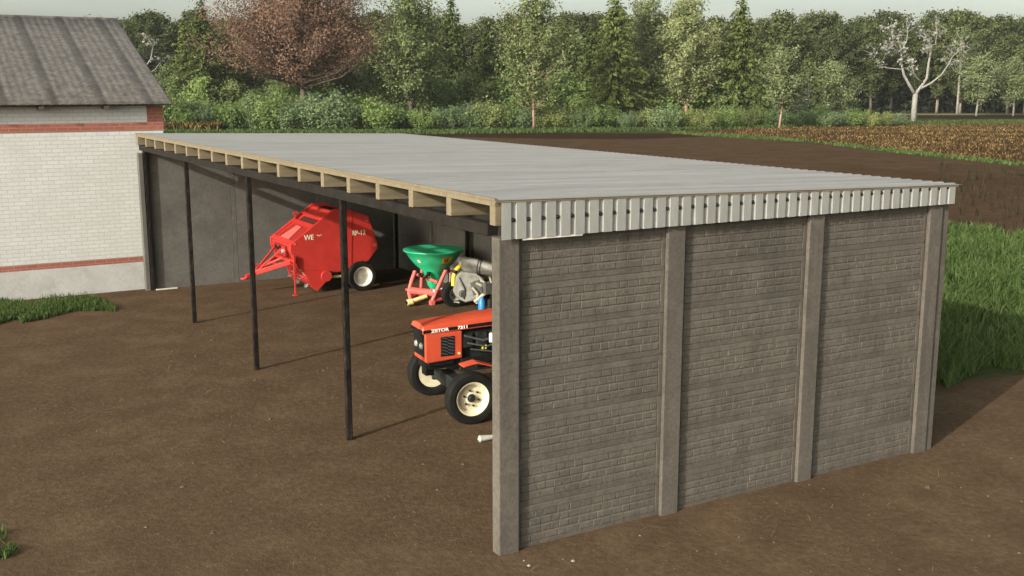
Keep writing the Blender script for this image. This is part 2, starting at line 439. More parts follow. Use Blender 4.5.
# ------------------------------------------------------------------ mesh builder
class MB:
    def __init__(s):
        s.v, s.f = [], []

    def add(s, vs, fs):
        o = len(s.v)
        s.v += [tuple(p) for p in vs]
        s.f += [tuple(i + o for i in f) for f in fs]
        return s

    def box(s, lo, hi):
        x0, y0, z0 = lo
        x1, y1, z1 = hi
        return s.add([(x0, y0, z0), (x1, y0, z0), (x1, y1, z0), (x0, y1, z0), (x0, y0, z1), (x1, y0, z1), (x1, y1, z1), (x0, y1, z1)],
                     [(3, 2, 1, 0), (4, 5, 6, 7), (0, 1, 5, 4), (1, 2, 6, 5), (2, 3, 7, 6), (3, 0, 4, 7)])

    def hexa(s, bottom, top):
        """four bottom corners (counter-clockwise from above) and the four above them"""
        return s.add(list(bottom) + list(top), [(3, 2, 1, 0), (4, 5, 6, 7), (0, 1, 5, 4), (1, 2, 6, 5), (2, 3, 7, 6), (3, 0, 4, 7)])

    def bar(s, a, b, w, h=None, up=(0, 0, 1)):
        h = h or w
        a, b = Vector(a), Vector(b)
        d = (b - a).normalized()
        u = Vector(up)
        if abs(d.dot(u)) > 0.98:
            u = Vector((1, 0, 0))
        sx = d.cross(u).normalized() * (w / 2)
        sy = sx.cross(d).normalized() * (h / 2)
        q = [p + i * sx + j * sy for p in (a, b) for i, j in ((-1, -1), (1, -1), (1, 1), (-1, 1))]
        return s.add(q, [(0, 1, 2, 3), (7, 6, 5, 4), (0, 4, 5, 1), (1, 5, 6, 2), (2, 6, 7, 3), (3, 7, 4, 0)])

    def tube(s, pts, r, n=10, caps=True):
        pts = [Vector(p) for p in pts]
        rs = list(r) if isinstance(r, (list, tuple)) else [r] * len(pts)
        o = len(s.v)
        prev = None
        for i, p in enumerate(pts):
            d = (pts[min(i + 1, len(pts) - 1)] - pts[max(i - 1, 0)]).normalized()
            if prev is None:
                a = Vector((0, 0, 1)) if abs(d.z) < 0.9 else Vector((1, 0, 0))
                u = d.cross(a).normalized()
            else:
                u = (prev - d * prev.dot(d)).normalized()
            prev = u
            v = d.cross(u)
            for k in range(n):
                t = 2 * math.pi * k / n
                s.v.append(tuple(p + (u * math.cos(t) + v * math.sin(t)) * rs[i]))
        for i in range(len(pts) - 1):
            for k in range(n):
                a, b = o + i * n + k, o + i * n + (k + 1) % n
                s.f.append((a, b, b + n, a + n))
        if caps:
            s.f.append(tuple(o + k for k in reversed(range(n))))
            e = o + (len(pts) - 1) * n
            s.f.append(tuple(e + k for k in range(n)))
        return s

    def lathe(s, prof, n=24, axis='z', c=(0, 0, 0), closed=False):
        """prof: (radius, height) pairs"""
        o = len(s.v)
        for r, h in prof:
            for k in range(n):
                t = 2 * math.pi * k / n
                a, b = r * math.cos(t), r * math.sin(t)
                p = {'z': (a, b, h), 'y': (a, h, b), 'x': (h, a, b)}[axis]
                s.v.append((p[0] + c[0], p[1] + c[1], p[2] + c[2]))
        m = len(prof)
        for i in range(m if closed else m - 1):
            j = (i + 1) % m
            for k in range(n):
                k2 = (k + 1) % n
                s.f.append((o + i * n + k, o + i * n + k2, o + j * n + k2, o + j * n + k))
        if not closed:
            if prof[0][0] > 1e-6:
                s.f.append(tuple(o + k for k in reversed(range(n))))
            if prof[-1][0] > 1e-6:
                s.f.append(tuple(o + (m - 1) * n + k for k in range(n)))
        return s

    def prism(s, poly, y0, y1):
        """polygon in x, z swept along y"""
        n = len(poly)
        o = len(s.v)
        s.v += [(x, y0, z) for x, z in poly] + [(x, y1, z) for x, z in poly]
        s.f.append(tuple(o + i for i in range(n)))
        s.f.append(tuple(o + n + i for i in reversed(range(n))))
        for i in range(n):
            j = (i + 1) % n
            s.f.append((o + i, o + n + i, o + n + j, o + j))
        return s

    def build(s, name, mat, parent=None, bevel=0.0, smooth=False, seg=2):
        me = bpy.data.meshes.new(name)
        me.from_pydata(s.v, [], s.f)
        bm = bmesh.new()
        bm.from_mesh(me)
        bmesh.ops.recalc_face_normals(bm, faces=bm.faces)
        bm.to_mesh(me)
        bm.free()
        me.materials.append(mat)
        if smooth:
            me.polygons.foreach_set('use_smooth', [True] * len(me.polygons))
            if smooth != 'all':
                me.set_sharp_from_angle(angle=R(40))
        o = bpy.data.objects.new(name, me)
        COL.objects.link(o)
        o.parent = parent
        if bevel:
            b = o.modifiers.new('bevel', 'BEVEL')
            b.width = bevel
            b.segments = seg
            b.limit_method = 'ANGLE'
            b.angle_limit = R(35)
        return o


def raw_mesh(name, V, faces_flat, per, mat):
    """fast mesh of equal-sized faces from numpy arrays"""
    me = bpy.data.meshes.new(name)
    nf = len(faces_flat) // per
    me.vertices.add(len(V))
    me.vertices.foreach_set('co', np.asarray(V, dtype=np.float32).ravel())
    me.loops.add(len(faces_flat))
    me.loops.foreach_set('vertex_index', np.asarray(faces_flat, dtype=np.int32))
    me.polygons.add(nf)
    me.polygons.foreach_set('loop_start', np.arange(0, nf * per, per, dtype=np.int32))
    me.update(calc_edges=True)
    me.materials.append(mat)
    return me


def tag(o, label=None, cat=None, group=None, kind=None):
    if label:
        o['label'] = label
    if cat:
        o['category'] = cat
    if group:
        o['group'] = group
    if kind:
        o['kind'] = kind
    return o


def thing(name, label, cat, loc=(0, 0, 0), rz=0.0, group=None):
    o = bpy.data.objects.new(name, None)
    o.empty_display_size = 0.2
    COL.objects.link(o)
    o.location = loc
    o.rotation_euler = (0, 0, rz)
    return tag(o, label, cat, group)


def link_mesh(name, me, parent=None):
    o = bpy.data.objects.new(name, me)
    COL.objects.link(o)
    o.parent = parent
    return o


def dup(root, loc, rz=0.0, scale=1.0, label=None, group=None):
    kids = list(root.children)
    r = root.copy()
    COL.objects.link(r)
    r.location = loc
    r.rotation_euler = (0, 0, rz)
    r.scale = (scale, scale, scale) if isinstance(scale, (int, float)) else scale
    if label:
        r['label'] = label
    if group:
        r['group'] = group
    for ch in kids:
        c = ch.copy()
        COL.objects.link(c)
        c.parent = r
        for g in list(ch.children):
            d = g.copy()
            COL.objects.link(d)
            d.parent = c
    return r


def part_copy(o, loc, parent=None):
    c = o.copy()
    COL.objects.link(c)
    c.parent = parent or o.parent
    c.location = loc
    return c


def lettering(name, text, size, mat, parent, loc, rot, depth_=0.003, bold=0.0, sx=1.0):
    cu = bpy.data.curves.new(name, 'FONT')
    cu.body = text
    cu.size = size
    cu.extrude = depth_
    cu.offset = bold
    tmp = bpy.data.objects.new(name, cu)
    COL.objects.link(tmp)
    bpy.context.view_layer.update()
    me = bpy.data.meshes.new_from_object(tmp.evaluated_get(bpy.context.evaluated_depsgraph_get()))
    bpy.data.objects.remove(tmp)
    me.materials.clear()
    me.materials.append(mat)
    o = link_mesh(name, me, parent)
    o.location = loc
    o.rotation_euler = rot
    o.scale = (sx, 1, 1)
    return o


# ------------------------------------------------------------------ ground
def sheet(name, poly, z, mat, label=None):
    m = MB()
    m.add([(x, y, z) for x, y in poly], [tuple(range(len(poly)))])
    o = m.build(name, mat)
    o['kind'] = 'structure'
    return o


def jag(poly, step=1.2, amp=0.35, seed=1):
    """a ragged outline"""
    rg = random.Random(seed)
    out = []
    n = len(poly)
    for i in range(n):
        a, b = Vector(poly[i][:2]), Vector(poly[(i + 1) % n][:2])
        d = (b - a).length
        k = max(1, int(d / step))
        for j in range(k):
            p = a.lerp(b, j / k)
            out.append((p.x + rg.uniform(-amp, amp), p.y + rg.uniform(-amp, amp)))
    return out


sheet('ground', [(-600, -300), (900, -300), (900, 900), (-600, 900)], 0.0, M['verge'])
yard = [(-60, -60), (60, -60), (34, -7), gp(1024, 376)[:2], gp(940, 382)[:2], (8.2, 4), (7.6, 19.0), (-30, 19.0), (-60, 20)]
sheet('yard', jag(yard, 1.5, 0.15, 3), 0.004, M['dirt'])
fA = [gp(930, 231), gp(1024, 239), gp(1300, 262), gp(1500, 215), gp(1300, 180), gp(1017, 166), gp(873, 150.5), gp(809, 142.5), gp(671, 134), gp(560, 134.5),
      gp(440, 134.5), gp(330, 134), (20, 27)]
sheet('tilled_field', jag([p[:2] for p in fA], 4, 0.35, 5), 0.004, M['field'])
fB = [gp(330, 135.5), gp(440, 136.5), gp(560, 139), gp(640, 139.5), gp(712, 136.6), gp(668, 133.3), gp(560, 133), gp(440, 133.5), gp(330, 133.2)]
sheet('dark_field', jag([p[:2] for p in fB], 6, 0.8, 6), 0.008, M['dark_field'])
stub_poly = [gp(671, 132.0), gp(809, 140.5), gp(873, 148), gp(1017, 163.5), gp(1300, 178), gp(1300, 123), gp(1024, 123), gp(870, 126), gp(746, 128.6)]
sheet('stubble_field', jag([p[:2] for p in stub_poly], 4, 0.35, 8), 0.004, M['stubble_soil'])
sheet('far_field', [gp(890, 118.4)[:2], gp(1300, 119.4)[:2], gp(1300, 115.4)[:2], gp(890, 115.6)[:2]], 0.004, M['dark_field'])
sheet('farm_track', [gp(890, 114.6)[:2], gp(1300, 114.4)[:2], gp(1300, 113.6)[:2], gp(890, 113.8)[:2]], 0.004, M['track'])
sheet('forest_floor', [gp(-200, 112.2)[:2], gp(500, 112.2)[:2], gp(1500, 112.2)[:2], (650, 200), (650, 620), (-150, 620), (-150, 420)], 0.006, M['floor_litter'])


# blades
def pts_in_poly(poly, n, rng, dens=None):
    P = np.array([p[:2] for p in poly])
    lo, hi = P.min(0), P.max(0)
    out = np.zeros((0, 2))
    while len(out) < n:
        q = rng.uniform(lo, hi, (n * 2, 2))
        ins = np.zeros(len(q), bool)
        j = len(P) - 1
        for i in range(len(P)):
            xi, yi = P[i]
            xj, yj = P[j]
            c = ((yi > q[:, 1]) != (yj > q[:, 1])) & (q[:, 0] < (xj - xi) * (q[:, 1] - yi) / (yj - yi + 1e-12) + xi)
            ins ^= c
            j = i
        q = q[ins]
        if dens is not None:
            q = q[rng.uniform(0, 1, len(q)) < dens(q)]
        out = np.vstack([out, q])
    return out[:n]


def blades(name, pts, h, wd, mat, rng, lean=0.35, z=0.004):
    n = len(pts)
    az = rng.uniform(0, 2 * np.pi, n)
    H = h * rng.uniform(0.5, 1.25, n) if np.isscalar(h) else h
    W = wd * rng.uniform(0.7, 1.3, n)
    la = rng.uniform(0, 2 * np.pi, n)
    ln = H * rng.uniform(0.05, lean, n) * 1.6
    dx, dy = np.cos(az) * W / 2, np.sin(az) * W / 2
    V = np.zeros((n, 5, 3))
    V[:, 0] = np.c_[pts[:, 0] - dx, pts[:, 1] - dy, np.full(n, z)]
    V[:, 1] = np.c_[pts[:, 0] + dx, pts[:, 1] + dy, np.full(n, z)]
    mx, my = pts[:, 0] + np.cos(la) * ln * 0.35, pts[:, 1] + np.sin(la) * ln * 0.35
    V[:, 2] = np.c_[mx + dx * 0.9, my + dy * 0.9, z + H * 0.62]
    V[:, 3] = np.c_[mx - dx * 0.9, my - dy * 0.9, z + H * 0.62]
    V[:, 4] = np.c_[pts[:, 0] + np.cos(la) * ln, pts[:, 1] + np.sin(la) * ln, z + H]
    base = (np.arange(n) * 5)[:, None]
    q = (base + np.array([0, 1, 2, 3, 3, 2, 4, 4])).reshape(n, 8)
    # a quad and a triangle per blade; the triangle is written as its own face list
    me = bpy.data.meshes.new(name)
    me.vertices.add(n * 5)
    me.vertices.foreach_set('co', V.reshape(-1).astype(np.float32))
    loops = (base + np.array([0, 1, 2, 3, 3, 2, 4])).reshape(-1)
    me.loops.add(len(loops))
    me.loops.foreach_set('vertex_index', loops.astype(np.int32))
    me.polygons.add(2 * n)
    st = np.zeros((n, 2), np.int32)
    st[:, 0] = np.arange(n) * 7
    st[:, 1] = np.arange(n) * 7 + 4
    me.polygons.foreach_set('loop_start', st.ravel())
    me.update(calc_edges=True)
    me.materials.append(mat)
    return link_mesh(name, me)


def clumpy(scale, thr, seed):
    rg = np.random.default_rng(seed)
    ph = rg.uniform(0, 6.28, (6, 2))
    kk = rg.normal(0, scale, (6, 2))

    def d(q):
        s = sum(np.sin(q @ kk[i] + ph[i, 0]) for i in range(6)) / 6
        return np.clip(thr + s, 0.03, 1)
    return d


house_grass = [gp(-90, 306), gp(0, 302.5), gp(62, 299), gp(104, 302), gp(100, 311), gp(72, 313), gp(40, 318), gp(0, 324), gp(-90, 342)]
p = pts_in_poly(jag(house_grass, 0.4, 0.42, 4), 8500, RNG, clumpy(3.0, 0.55, 2))
tag(blades('grass', p, 0.14, 0.018, M['grass'], RNG, 0.5), 'short green grass growing along the foot of the white house', 'grass', kind='stuff')
p = pts_in_poly(jag([gp(-60, 530), gp(6, 532), gp(15, 545), gp(9, 562), gp(-60, 566)], 0.15, 0.07, 4), 900, RNG, clumpy(6.0, 0.4, 5))
tag(blades('grass', p, 0.10, 0.012, M['grass'], RNG, 0.6), 'small green grass tuft on the bare yard at the near left', 'grass', kind='stuff')
strip = [gp(925, 385), gp(945, 380), gp(985, 373), gp(1024, 371), gp(1200, 352), gp(1500, 300), gp(1500, 225), gp(1200, 255), gp(1024, 238), gp(945, 231), (20, 27), (9, 20), (8.4, 6)]


def near_dens(q):
    d = np.hypot(q[:, 0] - CAM[0], q[:, 1] - CAM[1])
    return np.clip((17.0 / d) ** 1.6, 0.05, 1) * clumpy(1.6, 0.62, 9)(q)


p = pts_in_poly(jag(strip, 0.6, 0.5, 2), 120000, RNG, near_dens)
dd = np.hypot(p[:, 0] - CAM[0], p[:, 1] - CAM[1])
tag(blades('tall_grass', p, 0.36 * RNG.uniform(0.4, 1.25, len(p)), 0.028 * np.clip(dd / 20, 1, 2.2), M['grass'], RNG, 0.6),
    'tall green grass strip between the shed and the tilled field', 'grass', kind='stuff')
sheet('grass_strip', jag([q[:2] for q in strip], 0.8, 0.15, 12), 0.008, M['verge'])
# tufts along the verge between the fields and by the bushes
vg = [gp(671, 134), gp(809, 142.6), gp(873, 150.6), gp(1017, 166), gp(1200, 174), gp(1200, 172), gp(1017, 163.4), gp(873, 148), gp(809, 140.4), gp(671, 131.8)]
p = pts_in_poly(vg, 3000, RNG, clumpy(0.4, 0.4, 31))
tag(blades('verge_grass', p, 0.22, 0.10, M['grass'], RNG), 'narrow grass verge between the tilled field and the stubble', 'grass', kind='stuff')
vg2 = [gp(150, 134), gp(440, 134.4), gp(600, 132.5), gp(746, 128.6), gp(870, 126), gp(1024, 123), gp(1200, 122), gp(1200, 120), gp(900, 122), gp(700, 127), gp(440, 131), gp(150, 131)]
p = pts_in_poly(vg2, 14000, RNG)
tag(blades('meadow_grass', p, 0.34, 0.16, M['grass'], RNG), 'green meadow strip at the foot of the bushes and trees', 'grass', kind='stuff')
ck = pts_in_poly([gp(0, 420), gp(200, 330), gp(500, 330), gp(500, 560), gp(940, 452), gp(1024, 400), gp(1060, 600), gp(-60, 600)], 1100, RNG)
m_clod = MB()
for (x_, y_) in ck:
    s_ = float(RNG.gamma(2.0, 0.0035)) + 0.004
    if -0.1 < y_ < 0.2 and -0.1 < x_ < 7.1:
        continue
    a_ = RNG.uniform(0, 6.28)
    ring_ = [(x_ + s_ * math.cos(a_ + k_ * 1.57) * RNG.uniform(0.8, 1.3), y_ + s_ * math.sin(a_ + k_ * 1.57) * RNG.uniform(0.8, 1.3), 0.002) for k_ in range(4)]
    top_ = [(x_ + (px_ - x_) * 0.5, y_ + (py_ - y_) * 0.5, s_ * RNG.uniform(0.5, 1.0)) for px_, py_, _ in ring_]
    m_clod.hexa(ring_, top_)
tag(m_clod.build('dirt_clods', M['clod']), 'small loose dirt clods scattered over the bare yard', 'clods', kind='stuff')
p = pts_in_poly([gp(0, 440), gp(200, 350), gp(500, 360), gp(500, 560), gp(940, 452), gp(1060, 600), gp(-60, 600)], 160, RNG)
tag(blades('straw', p, 0.05 * RNG.uniform(0.5, 1.3, len(p)), 0.006, M['straw'], RNG, 3.0), 'thin bits of pale straw lying on the bare yard', 'straw', kind='stuff')
# maize stubble, standing maize
p = pts_in_poly(stub_poly, 42000, RNG, clumpy(0.25, 0.6, 21))
tag(blades('maize_stubble', p, 0.18, 0.075, M['stubble'], RNG, 0.9), 'orange-brown maize stubble covering the far field', 'stubble', kind='stuff')
corn = [gp(150, 131.5), gp(217, 131.5), gp(222, 127), gp(150, 127)]
p = pts_in_poly(corn, 5000, RNG)
tag(blades('maize', p, 0.9, 0.2, M['corn'], RNG, 0.5), 'dry yellow-brown maize standing behind the white house', 'maize', kind='stuff')
p = pts_in_poly([gp(935, 165), gp(1060, 172), gp(1060, 238), gp(935, 228)], 230, RNG)
p = np.repeat(p, 4, 0) + RNG.normal(0, 0.06, (920, 2))
tag(blades('weeds', p, 0.38, 0.03, M['weed'], RNG, 0.3), 'sparse dark dry weeds dotting the tilled field', 'weeds', kind='stuff')

# ------------------------------------------------------------------ the shed
shed = thing('machine_shed', 'open-fronted machinery shed with concrete brick-pattern gable wall and metal sheet roof', 'shed')
BAY, LEN, WID, HW = 2.2, 18.0, 6.85, 3.49


def roof_z(x):
    return 3.895 - 0.0225 * x


def panel_mesh(seed):
    """concrete fence panel 0.5 m high with four rows of moulded bricks"""
    rg = random.Random(seed)
    m = MB()
    w_, h_ = 1.95, 0.496
    m.box((0, 0.030, 0.004), (w_, 0.09, h_ - 0.004))
    b = 0.066
    m.hexa([(0, 0.0225, 0.007), (w_, 0.0225, 0.007), (w_, 0.0301, 0.0), (0, 0.0301, 0.0)], [(0, 0.018, b), (w_, 0.018, b), (w_, 0.0301, b), (0, 0.0301, b)])
    m.hexa([(0, 0.018, h_ - b), (w_, 0.018, h_ - b), (w_, 0.0301, h_ - b), (0, 0.0301, h_ - b)], [(0, 0.0225, h_ - 0.007), (w_, 0.0225, h_ - 0.007), (w_, 0.0301, h_), (0, 0.0301, h_)])
    m.box((0, 0.018, b), (0.045, 0.0301, h_ - b))
    m.box((w_ - 0.045, 0.018, b), (w_, 0.0301, h_ - b))
    rh = (h_ - 2 * b) / 4
    for r_ in range(4):
        x = 0.052
        z0 = b + r_ * rh
        first = True
        while x < w_ - 0.056:
            bw = rg.choice((0.11, 0.13, 0.15, 0.18)) * (0.55 if first and r_ % 2 else 1)
            first = False
            x1 = min(x + bw, w_ - 0.052)
            if w_ - 0.052 - x1 < 0.06:
                x1 = w_ - 0.052
            y = 0.0225 + rg.uniform(-0.0015, 0.0015)
            g, bv, gx, bx = 0.004, 0.010, 0.0025, 0.005
            a0, a1, c0, c1 = x + gx, x1 - gx, z0 + g, z0 + rh - g
            j = [rg.uniform(-0.0022, 0.0022) for _ in range(4)]
            q = [(a0, 0.0299, c0), (a1, 0.0299, c0), (a1, 0.0299, c1), (a0, 0.0299, c1),
                 (a0 + bx, y + j[0], c0 + bv), (a1 - bx, y + j[1], c0 + bv), (a1 - bx, y + j[2], c1 - bv), (a0 + bx, y + j[3], c1 - bv)]
            m.add(q, [(4, 5, 6, 7), (0, 1, 5, 4), (1, 2, 6, 5), (2, 3, 7, 6), (3, 0, 4, 7)])
            x = x1
    return m


protos = [panel_mesh(s).build('wall_panel', M['concrete'], shed, bevel=0) for s in (1, 2, 3, 4)]
k = 0
for i in range(3):
    for r_ in range(7):
        loc = (i * BAY + 0.252, 0.042, r_ * 0.4965 - 0.02)
        if k < 4:
            protos[k].location = loc
            protos[k].rotation_euler = (0, 0, 0)
        else:
            part_copy(protos[(k * 3 + r_) % 4], loc)
        k += 1


def post(name, lo, hi, mat, bev=0.012):
    m = MB()
    m.box((0, 0, 0), tuple(h - l for l, h in zip(lo, hi)))
    o = m.build(name, mat, shed, bevel=bev)
    o.location = lo
    return o


# gable posts: a proud front flange and a web behind the panels
pm = MB()
pm.box((0, 0, -0.1), (0.25, 0.058, 3.485))
pm.box((0.06, 0.0581, -0.1), (0.19, 0.2, 3.485))
gpost = pm.build('concrete_post', M['concrete'], shed, bevel=0.01)
gpost.location = (BAY, 0, 0)
for i in range(2, 4):
    part_copy(gpost, (i * BAY, 0.0, 0))
# deeper corner posts carry the back and end walls
cm = MB()
cm.box((0, 0, -0.1), (0.15, 0.2, 3.48))
cpost = cm.build('concrete_post', M['concrete'], shed, bevel=0.012)
cpost.location = (6.858, 0.028, 0)
pi0 = post('concrete_post', (-0.078, 17.82, -0.1), (0.03, 18.02, 3.42), M['concrete_smooth'])
# the near corner post is deep: a second block behind its flange
post('concrete_post', (0.0, 0.0, -0.1), (0.25, 0.16, 3.485), M['concrete'])

# back wall and end wall: smooth concrete panels between concrete posts
bw = MB()
bw.box((0, 0, 0), (0.06, 2.13, 0.496))
bp = bw.build('wall_panel', M['concrete_smooth'], shed, bevel=0.006)
first = True
for i in range(8):
    for r_ in range(7):
        loc = (6.87, i * 2.25 + 0.13, r_ * 0.4965 - 0.02)
        if first:
            bp.location = loc
            first = False
        else:
            part_copy(bp, loc)
bpm = MB()
bpm.box((0, 0, -0.1), (0.15, 0.115, 3.47))
bpost = bpm.build('concrete_post', M['concrete_smooth'], shed, bevel=0.01)
bpost.location = (6.8, 2.25, 0)
for i in range(2, 8):
    part_copy(bpost, (6.8, i * 2.25, 0))
ew = MB()
ew.box((0, 0, -0.02), (2.13, 0.06, 3.46))
ep = ew.build('end_wall_panel', M['concrete_smooth'], shed, bevel=0.006)
ep.location = (0.035, 17.9, 0)
part_copy(ep, (2.29, 17.9, 0))
part_copy(ep, (4.55, 17.9, 0))
for x in (2.17, 4.43):
    e2 = part_copy(bpost, (x, 18.05, 0))
    e2.rotation_euler = (0, 0, -math.pi / 2)

# steel posts
sm = MB()
sm.box((-0.043, -0.043, -0.1), (0.043, 0.043, 3.485))
spost = sm.build('steel_post', M['dark_steel'], shed, bevel=0.012)
spost.location = (0.045, 4.5, 0)
for y in (9.0, 13.5):
    part_copy(spost, (0.045, y, 0))
part_copy(spost, (0.09, 17.84, 0))
for y in (0.42, 4.5, 9.0, 13.5, 17.76):
    part_copy(spost, (6.70, y, 0))
# beams, rafters, battens
m = MB()
m.box((-0.02, 0.21, 3.487), (0.11, 17.98, 3.617))
m.build('beam', M['beam'], shed, bevel=0.008)
m = MB()
m.box((6.63, 0.21, 3.44), (6.77, 17.98, 3.462))
m.build('beam', M['beam'], shed, bevel=0.006)


def rafter_mesh():
    mm = MB()
    x0, x1 = -0.06, 6.86
    t0, t1 = roof_z(x0) - 0.075, roof_z(x1) - 0.075
    mm.hexa([(x0, 0, t0 - 0.20), (x1, 0, t1 - 0.20), (x1, 0.115, t1 - 0.20), (x0, 0.115, t0 - 0.20)],
            [(x0, 0, t0), (x1, 0, t1), (x1, 0.115, t1), (x0, 0.115, t0)])
    return mm


raf = rafter_mesh().build('rafter', M['pine'], shed, bevel=0.005)
raf.location = (0, -0.03, 0)
for i in range(1, 19):
    part_copy(raf, (0, -0.03 + i * 0.9945, 0))
# battens run along the shed over the rafters; the eave one shows
bt = MB()
bt.box((0, -0.034, -0.0745), (0.10, 18.03, -0.013))
bat = bt.build('batten', M['pine'], shed, bevel=0.004)
bat.location = (-0.066, 0, roof_z(-0.01))
for x in (1.1, 2.25, 3.4, 4.55, 5.7, 6.8):
    part_copy(bat, (x, 0, roof_z(x + 0.05)))
# a thin board closes the roof above the fascia
m = MB()
m.hexa([(-0.07, -0.062, roof_z(-0.07) - 0.035), (7.04, -0.062, roof_z(7.04) - 0.035), (7.04, -0.0365, roof_z(7.04) - 0.035), (-0.07, -0.0365, roof_z(-0.07) - 0.035)],
       [(-0.07, -0.062, roof_z(-0.07) - 0.013), (7.04, -0.062, roof_z(7.04) - 0.013), (7.04, -0.0365, roof_z(7.04) - 0.013), (-0.07, -0.0365, roof_z(-0.07) - 0.013)])
m.build('edge_board', M['pine'], shed)

# roof: trapezoidal sheet, ribs run down the slope
m = MB()
prof = []
y = -0.07
while y < 18.08:
    prof += [(y, 0.0), (y + 0.10, 0.0), (y + 0.122, 0.015), (y + 0.158, 0.015)]
    y += 0.18
xs = [-0.075, 2.3, 4.7, 7.10]
n = len(prof)
vv = []
for x in xs:
    vv += [(x, py, roof_z(x) - 0.012 + pz) for py, pz in prof]
ff = []
for j in range(len(xs) - 1):
    for i in range(n - 1):
        ff.append((j * n + i, j * n + i + 1, (j + 1) * n + i + 1, (j + 1) * n + i))
m.add(vv, ff)
rs = m.build('roof_sheet', M['galv'], shed)
sol = rs.modifiers.new('thickness', 'SOLIDIFY')
sol.thickness = 0.003
sol.offset = 1
m = MB()
ez = roof_z(-0.06)
m.box((-0.082, -0.06, ez - 0.016), (-0.076, 18.05, ez + 0.008))
m.box((-0.0759, -0.06, ez + 0.0045), (-0.045, 18.05, ez + 0.008))
m.build('eave_trim', M['pine'], shed)
# fascia: vertical trapezoidal sheet over the gable with a screw in every groove
m = MB()
prof = []
x = 0.0
while x < 7.2:
    prof += [(x, -0.056), (x + 0.112, -0.056), (x + 0.115, -0.036), (x + 0.1785, -0.036)]
    x += 0.181
prof = [(px_ - 0.0, y_) for px_, y_ in prof if px_ < 7.02]
n = len(prof)
m.add([(x, y, 3.474) for x, y in prof] + [(x, y, roof_z(x) - 0.038) for x, y in prof],
      [(i, i + 1, n + i + 1, n + i) for i in range(n - 1)])
fas = m.build('fascia_sheet', M['galv_fascia'], shed)
sol = fas.modifiers.new('thickness', 'SOLIDIFY')
sol.thickness = 0.0025
sol.offset = 1
m = MB()
m.lathe([(0.0, -0.020), (0.011, -0.018), (0.0165, -0.012), (0.0165, -0.006), (0.024, -0.005), (0.024, 0.002)], 8, 'y')
scr = m.build('screw', M['black'], fas)
scr.location = (0.146, -0.039, 3.672)
for i in range(1, 38):
    part_copy(scr, (0.146 + i * 0.181, -0.039, 3.672 + 0.0006 * i), fas)
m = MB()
m.box((0.256, -0.05, 3.455), (1.0, -0.044, 3.4735))  # added white strip stands in for the sunlit top ledge of the wall panels
m.build('lit_ledge_strip', M['white_rim'], shed)

# ------------------------------------------------------------------ the house
HY, HX = 18.13, 0.62
house = thing('white_house', 'white brick farm building with grey sheet roof and red brick bands', 'house', (HX, HY, 0))
HL = 20.0
RIDGE_Y, RIDGE_Z, EAVE_Z = 6.1, 6.94, 4.60


def wall_shell(z0, z1, out):
    mm = MB()
    d = 2 * RIDGE_Y
    mm.box((-HL, -out, z0), (out, d + out, z1))
    return mm


wall_shell(0.842, 3.96, 0.0).build('wall', M['white_brick'], house)
wall_shell(-0.1, 0.70, 0.012).build('plinth', M['plinth'], house, bevel=0.008)
wall_shell(0.7002, 0.8418, 0.008).build('brick_band', M['red_brick'], house)
wall_shell(3.9602, 4.16, 0.012).build('brick_band', M['red_brick'], house)
m = MB()
m.box((-HL, 0, 4.1602), (-0.37, 2 * RIDGE_Y, 4.56))
m.build('wall', M['white_brick'], house)
m = MB()
m.box((-0.369, -0.012, 4.1602), (0.012, 2 * RIDGE_Y, 4.56))
m.build('corner_brickwork', M['red_brick'], house)
# gable triangle
gz = 4.5602
m = MB()
m.add([(-0.02, 0.05, gz), (-0.02, 2 * RIDGE_Y - 0.05, gz), (-0.02, RIDGE_Y, 6.78), (-0.3, 0.05, gz), (-0.3, 2 * RIDGE_Y - 0.05, gz), (-0.3, RIDGE_Y, 6.78)],
      [(0, 1, 2), (3, 5, 4), (0, 3, 4, 1), (1, 4, 5, 2), (2, 5, 3, 0)])
m.build('gable', M['white_brick'], house)


def house_roof_mat():
    mt, t, out = newmat('fibre_cement_roof')
    v = coords(t, (1, 1, 1), False)
    n1 = noise(t, v, 4.5, 8, 0.72)
    n2 = noise(t, v, 16, 6, 0.72)
    col = ramp(t, n1, [(0.32, (0.07, 0.064, 0.057)), (0.5, (0.115, 0.106, 0.096)), (0.68, (0.165, 0.152, 0.138))])
    col = mixc(t, 0.6, col, ramp(t, n2, [(0.35, (0.5, 0.5, 0.5)), (0.65, (1.25, 1.22, 1.2))]), 'MULTIPLY')
    # moss and dirt that gathered in the sheet laps, every 1.08 m
    g = t.nodes.new('ShaderNodeTexCoord')
    s = t.nodes.new('ShaderNodeSeparateXYZ')
    t.links.new(g.outputs['Object'], s.inputs[0])
    wob = t.nodes.new('ShaderNodeMath')
    wob.operation = 'MULTIPLY_ADD'
    wob.inputs[1].default_value = 0.09
    t.links.new(n1, wob.inputs[0])
    t.links.new(s.outputs[0], wob.inputs[2])
    md = t.nodes.new('ShaderNodeMath')
    md.operation = 'PINGPONG'
    md.inputs[1].default_value = 0.54
    of = t.nodes.new('ShaderNodeMath')
    of.inputs[1].default_value = 54.0 + 0.29
    t.links.new(wob.outputs[0], of.inputs[0])
    t.links.new(of.outputs[0], md.inputs[0])
    st = ramp(t, md.outputs[0], [(0.04, (1, 1, 1)), (0.13, (0, 0, 0))])
    br = ramp(t, noise(t, v, 3.5, 5, 0.7), [(0.3, (0.35,) * 3), (0.6, (0.85,) * 3)])
    col = mixc(t, mixc(t, 1.0, st, br, 'MULTIPLY'), col, (0.04, 0.036, 0.034))
    bsdf(t, out, col, 0.92, 0, bump(t, n2, 0.5, 0.02), 0.2)
    return mt


M['house_roof'] = house_roof_mat()
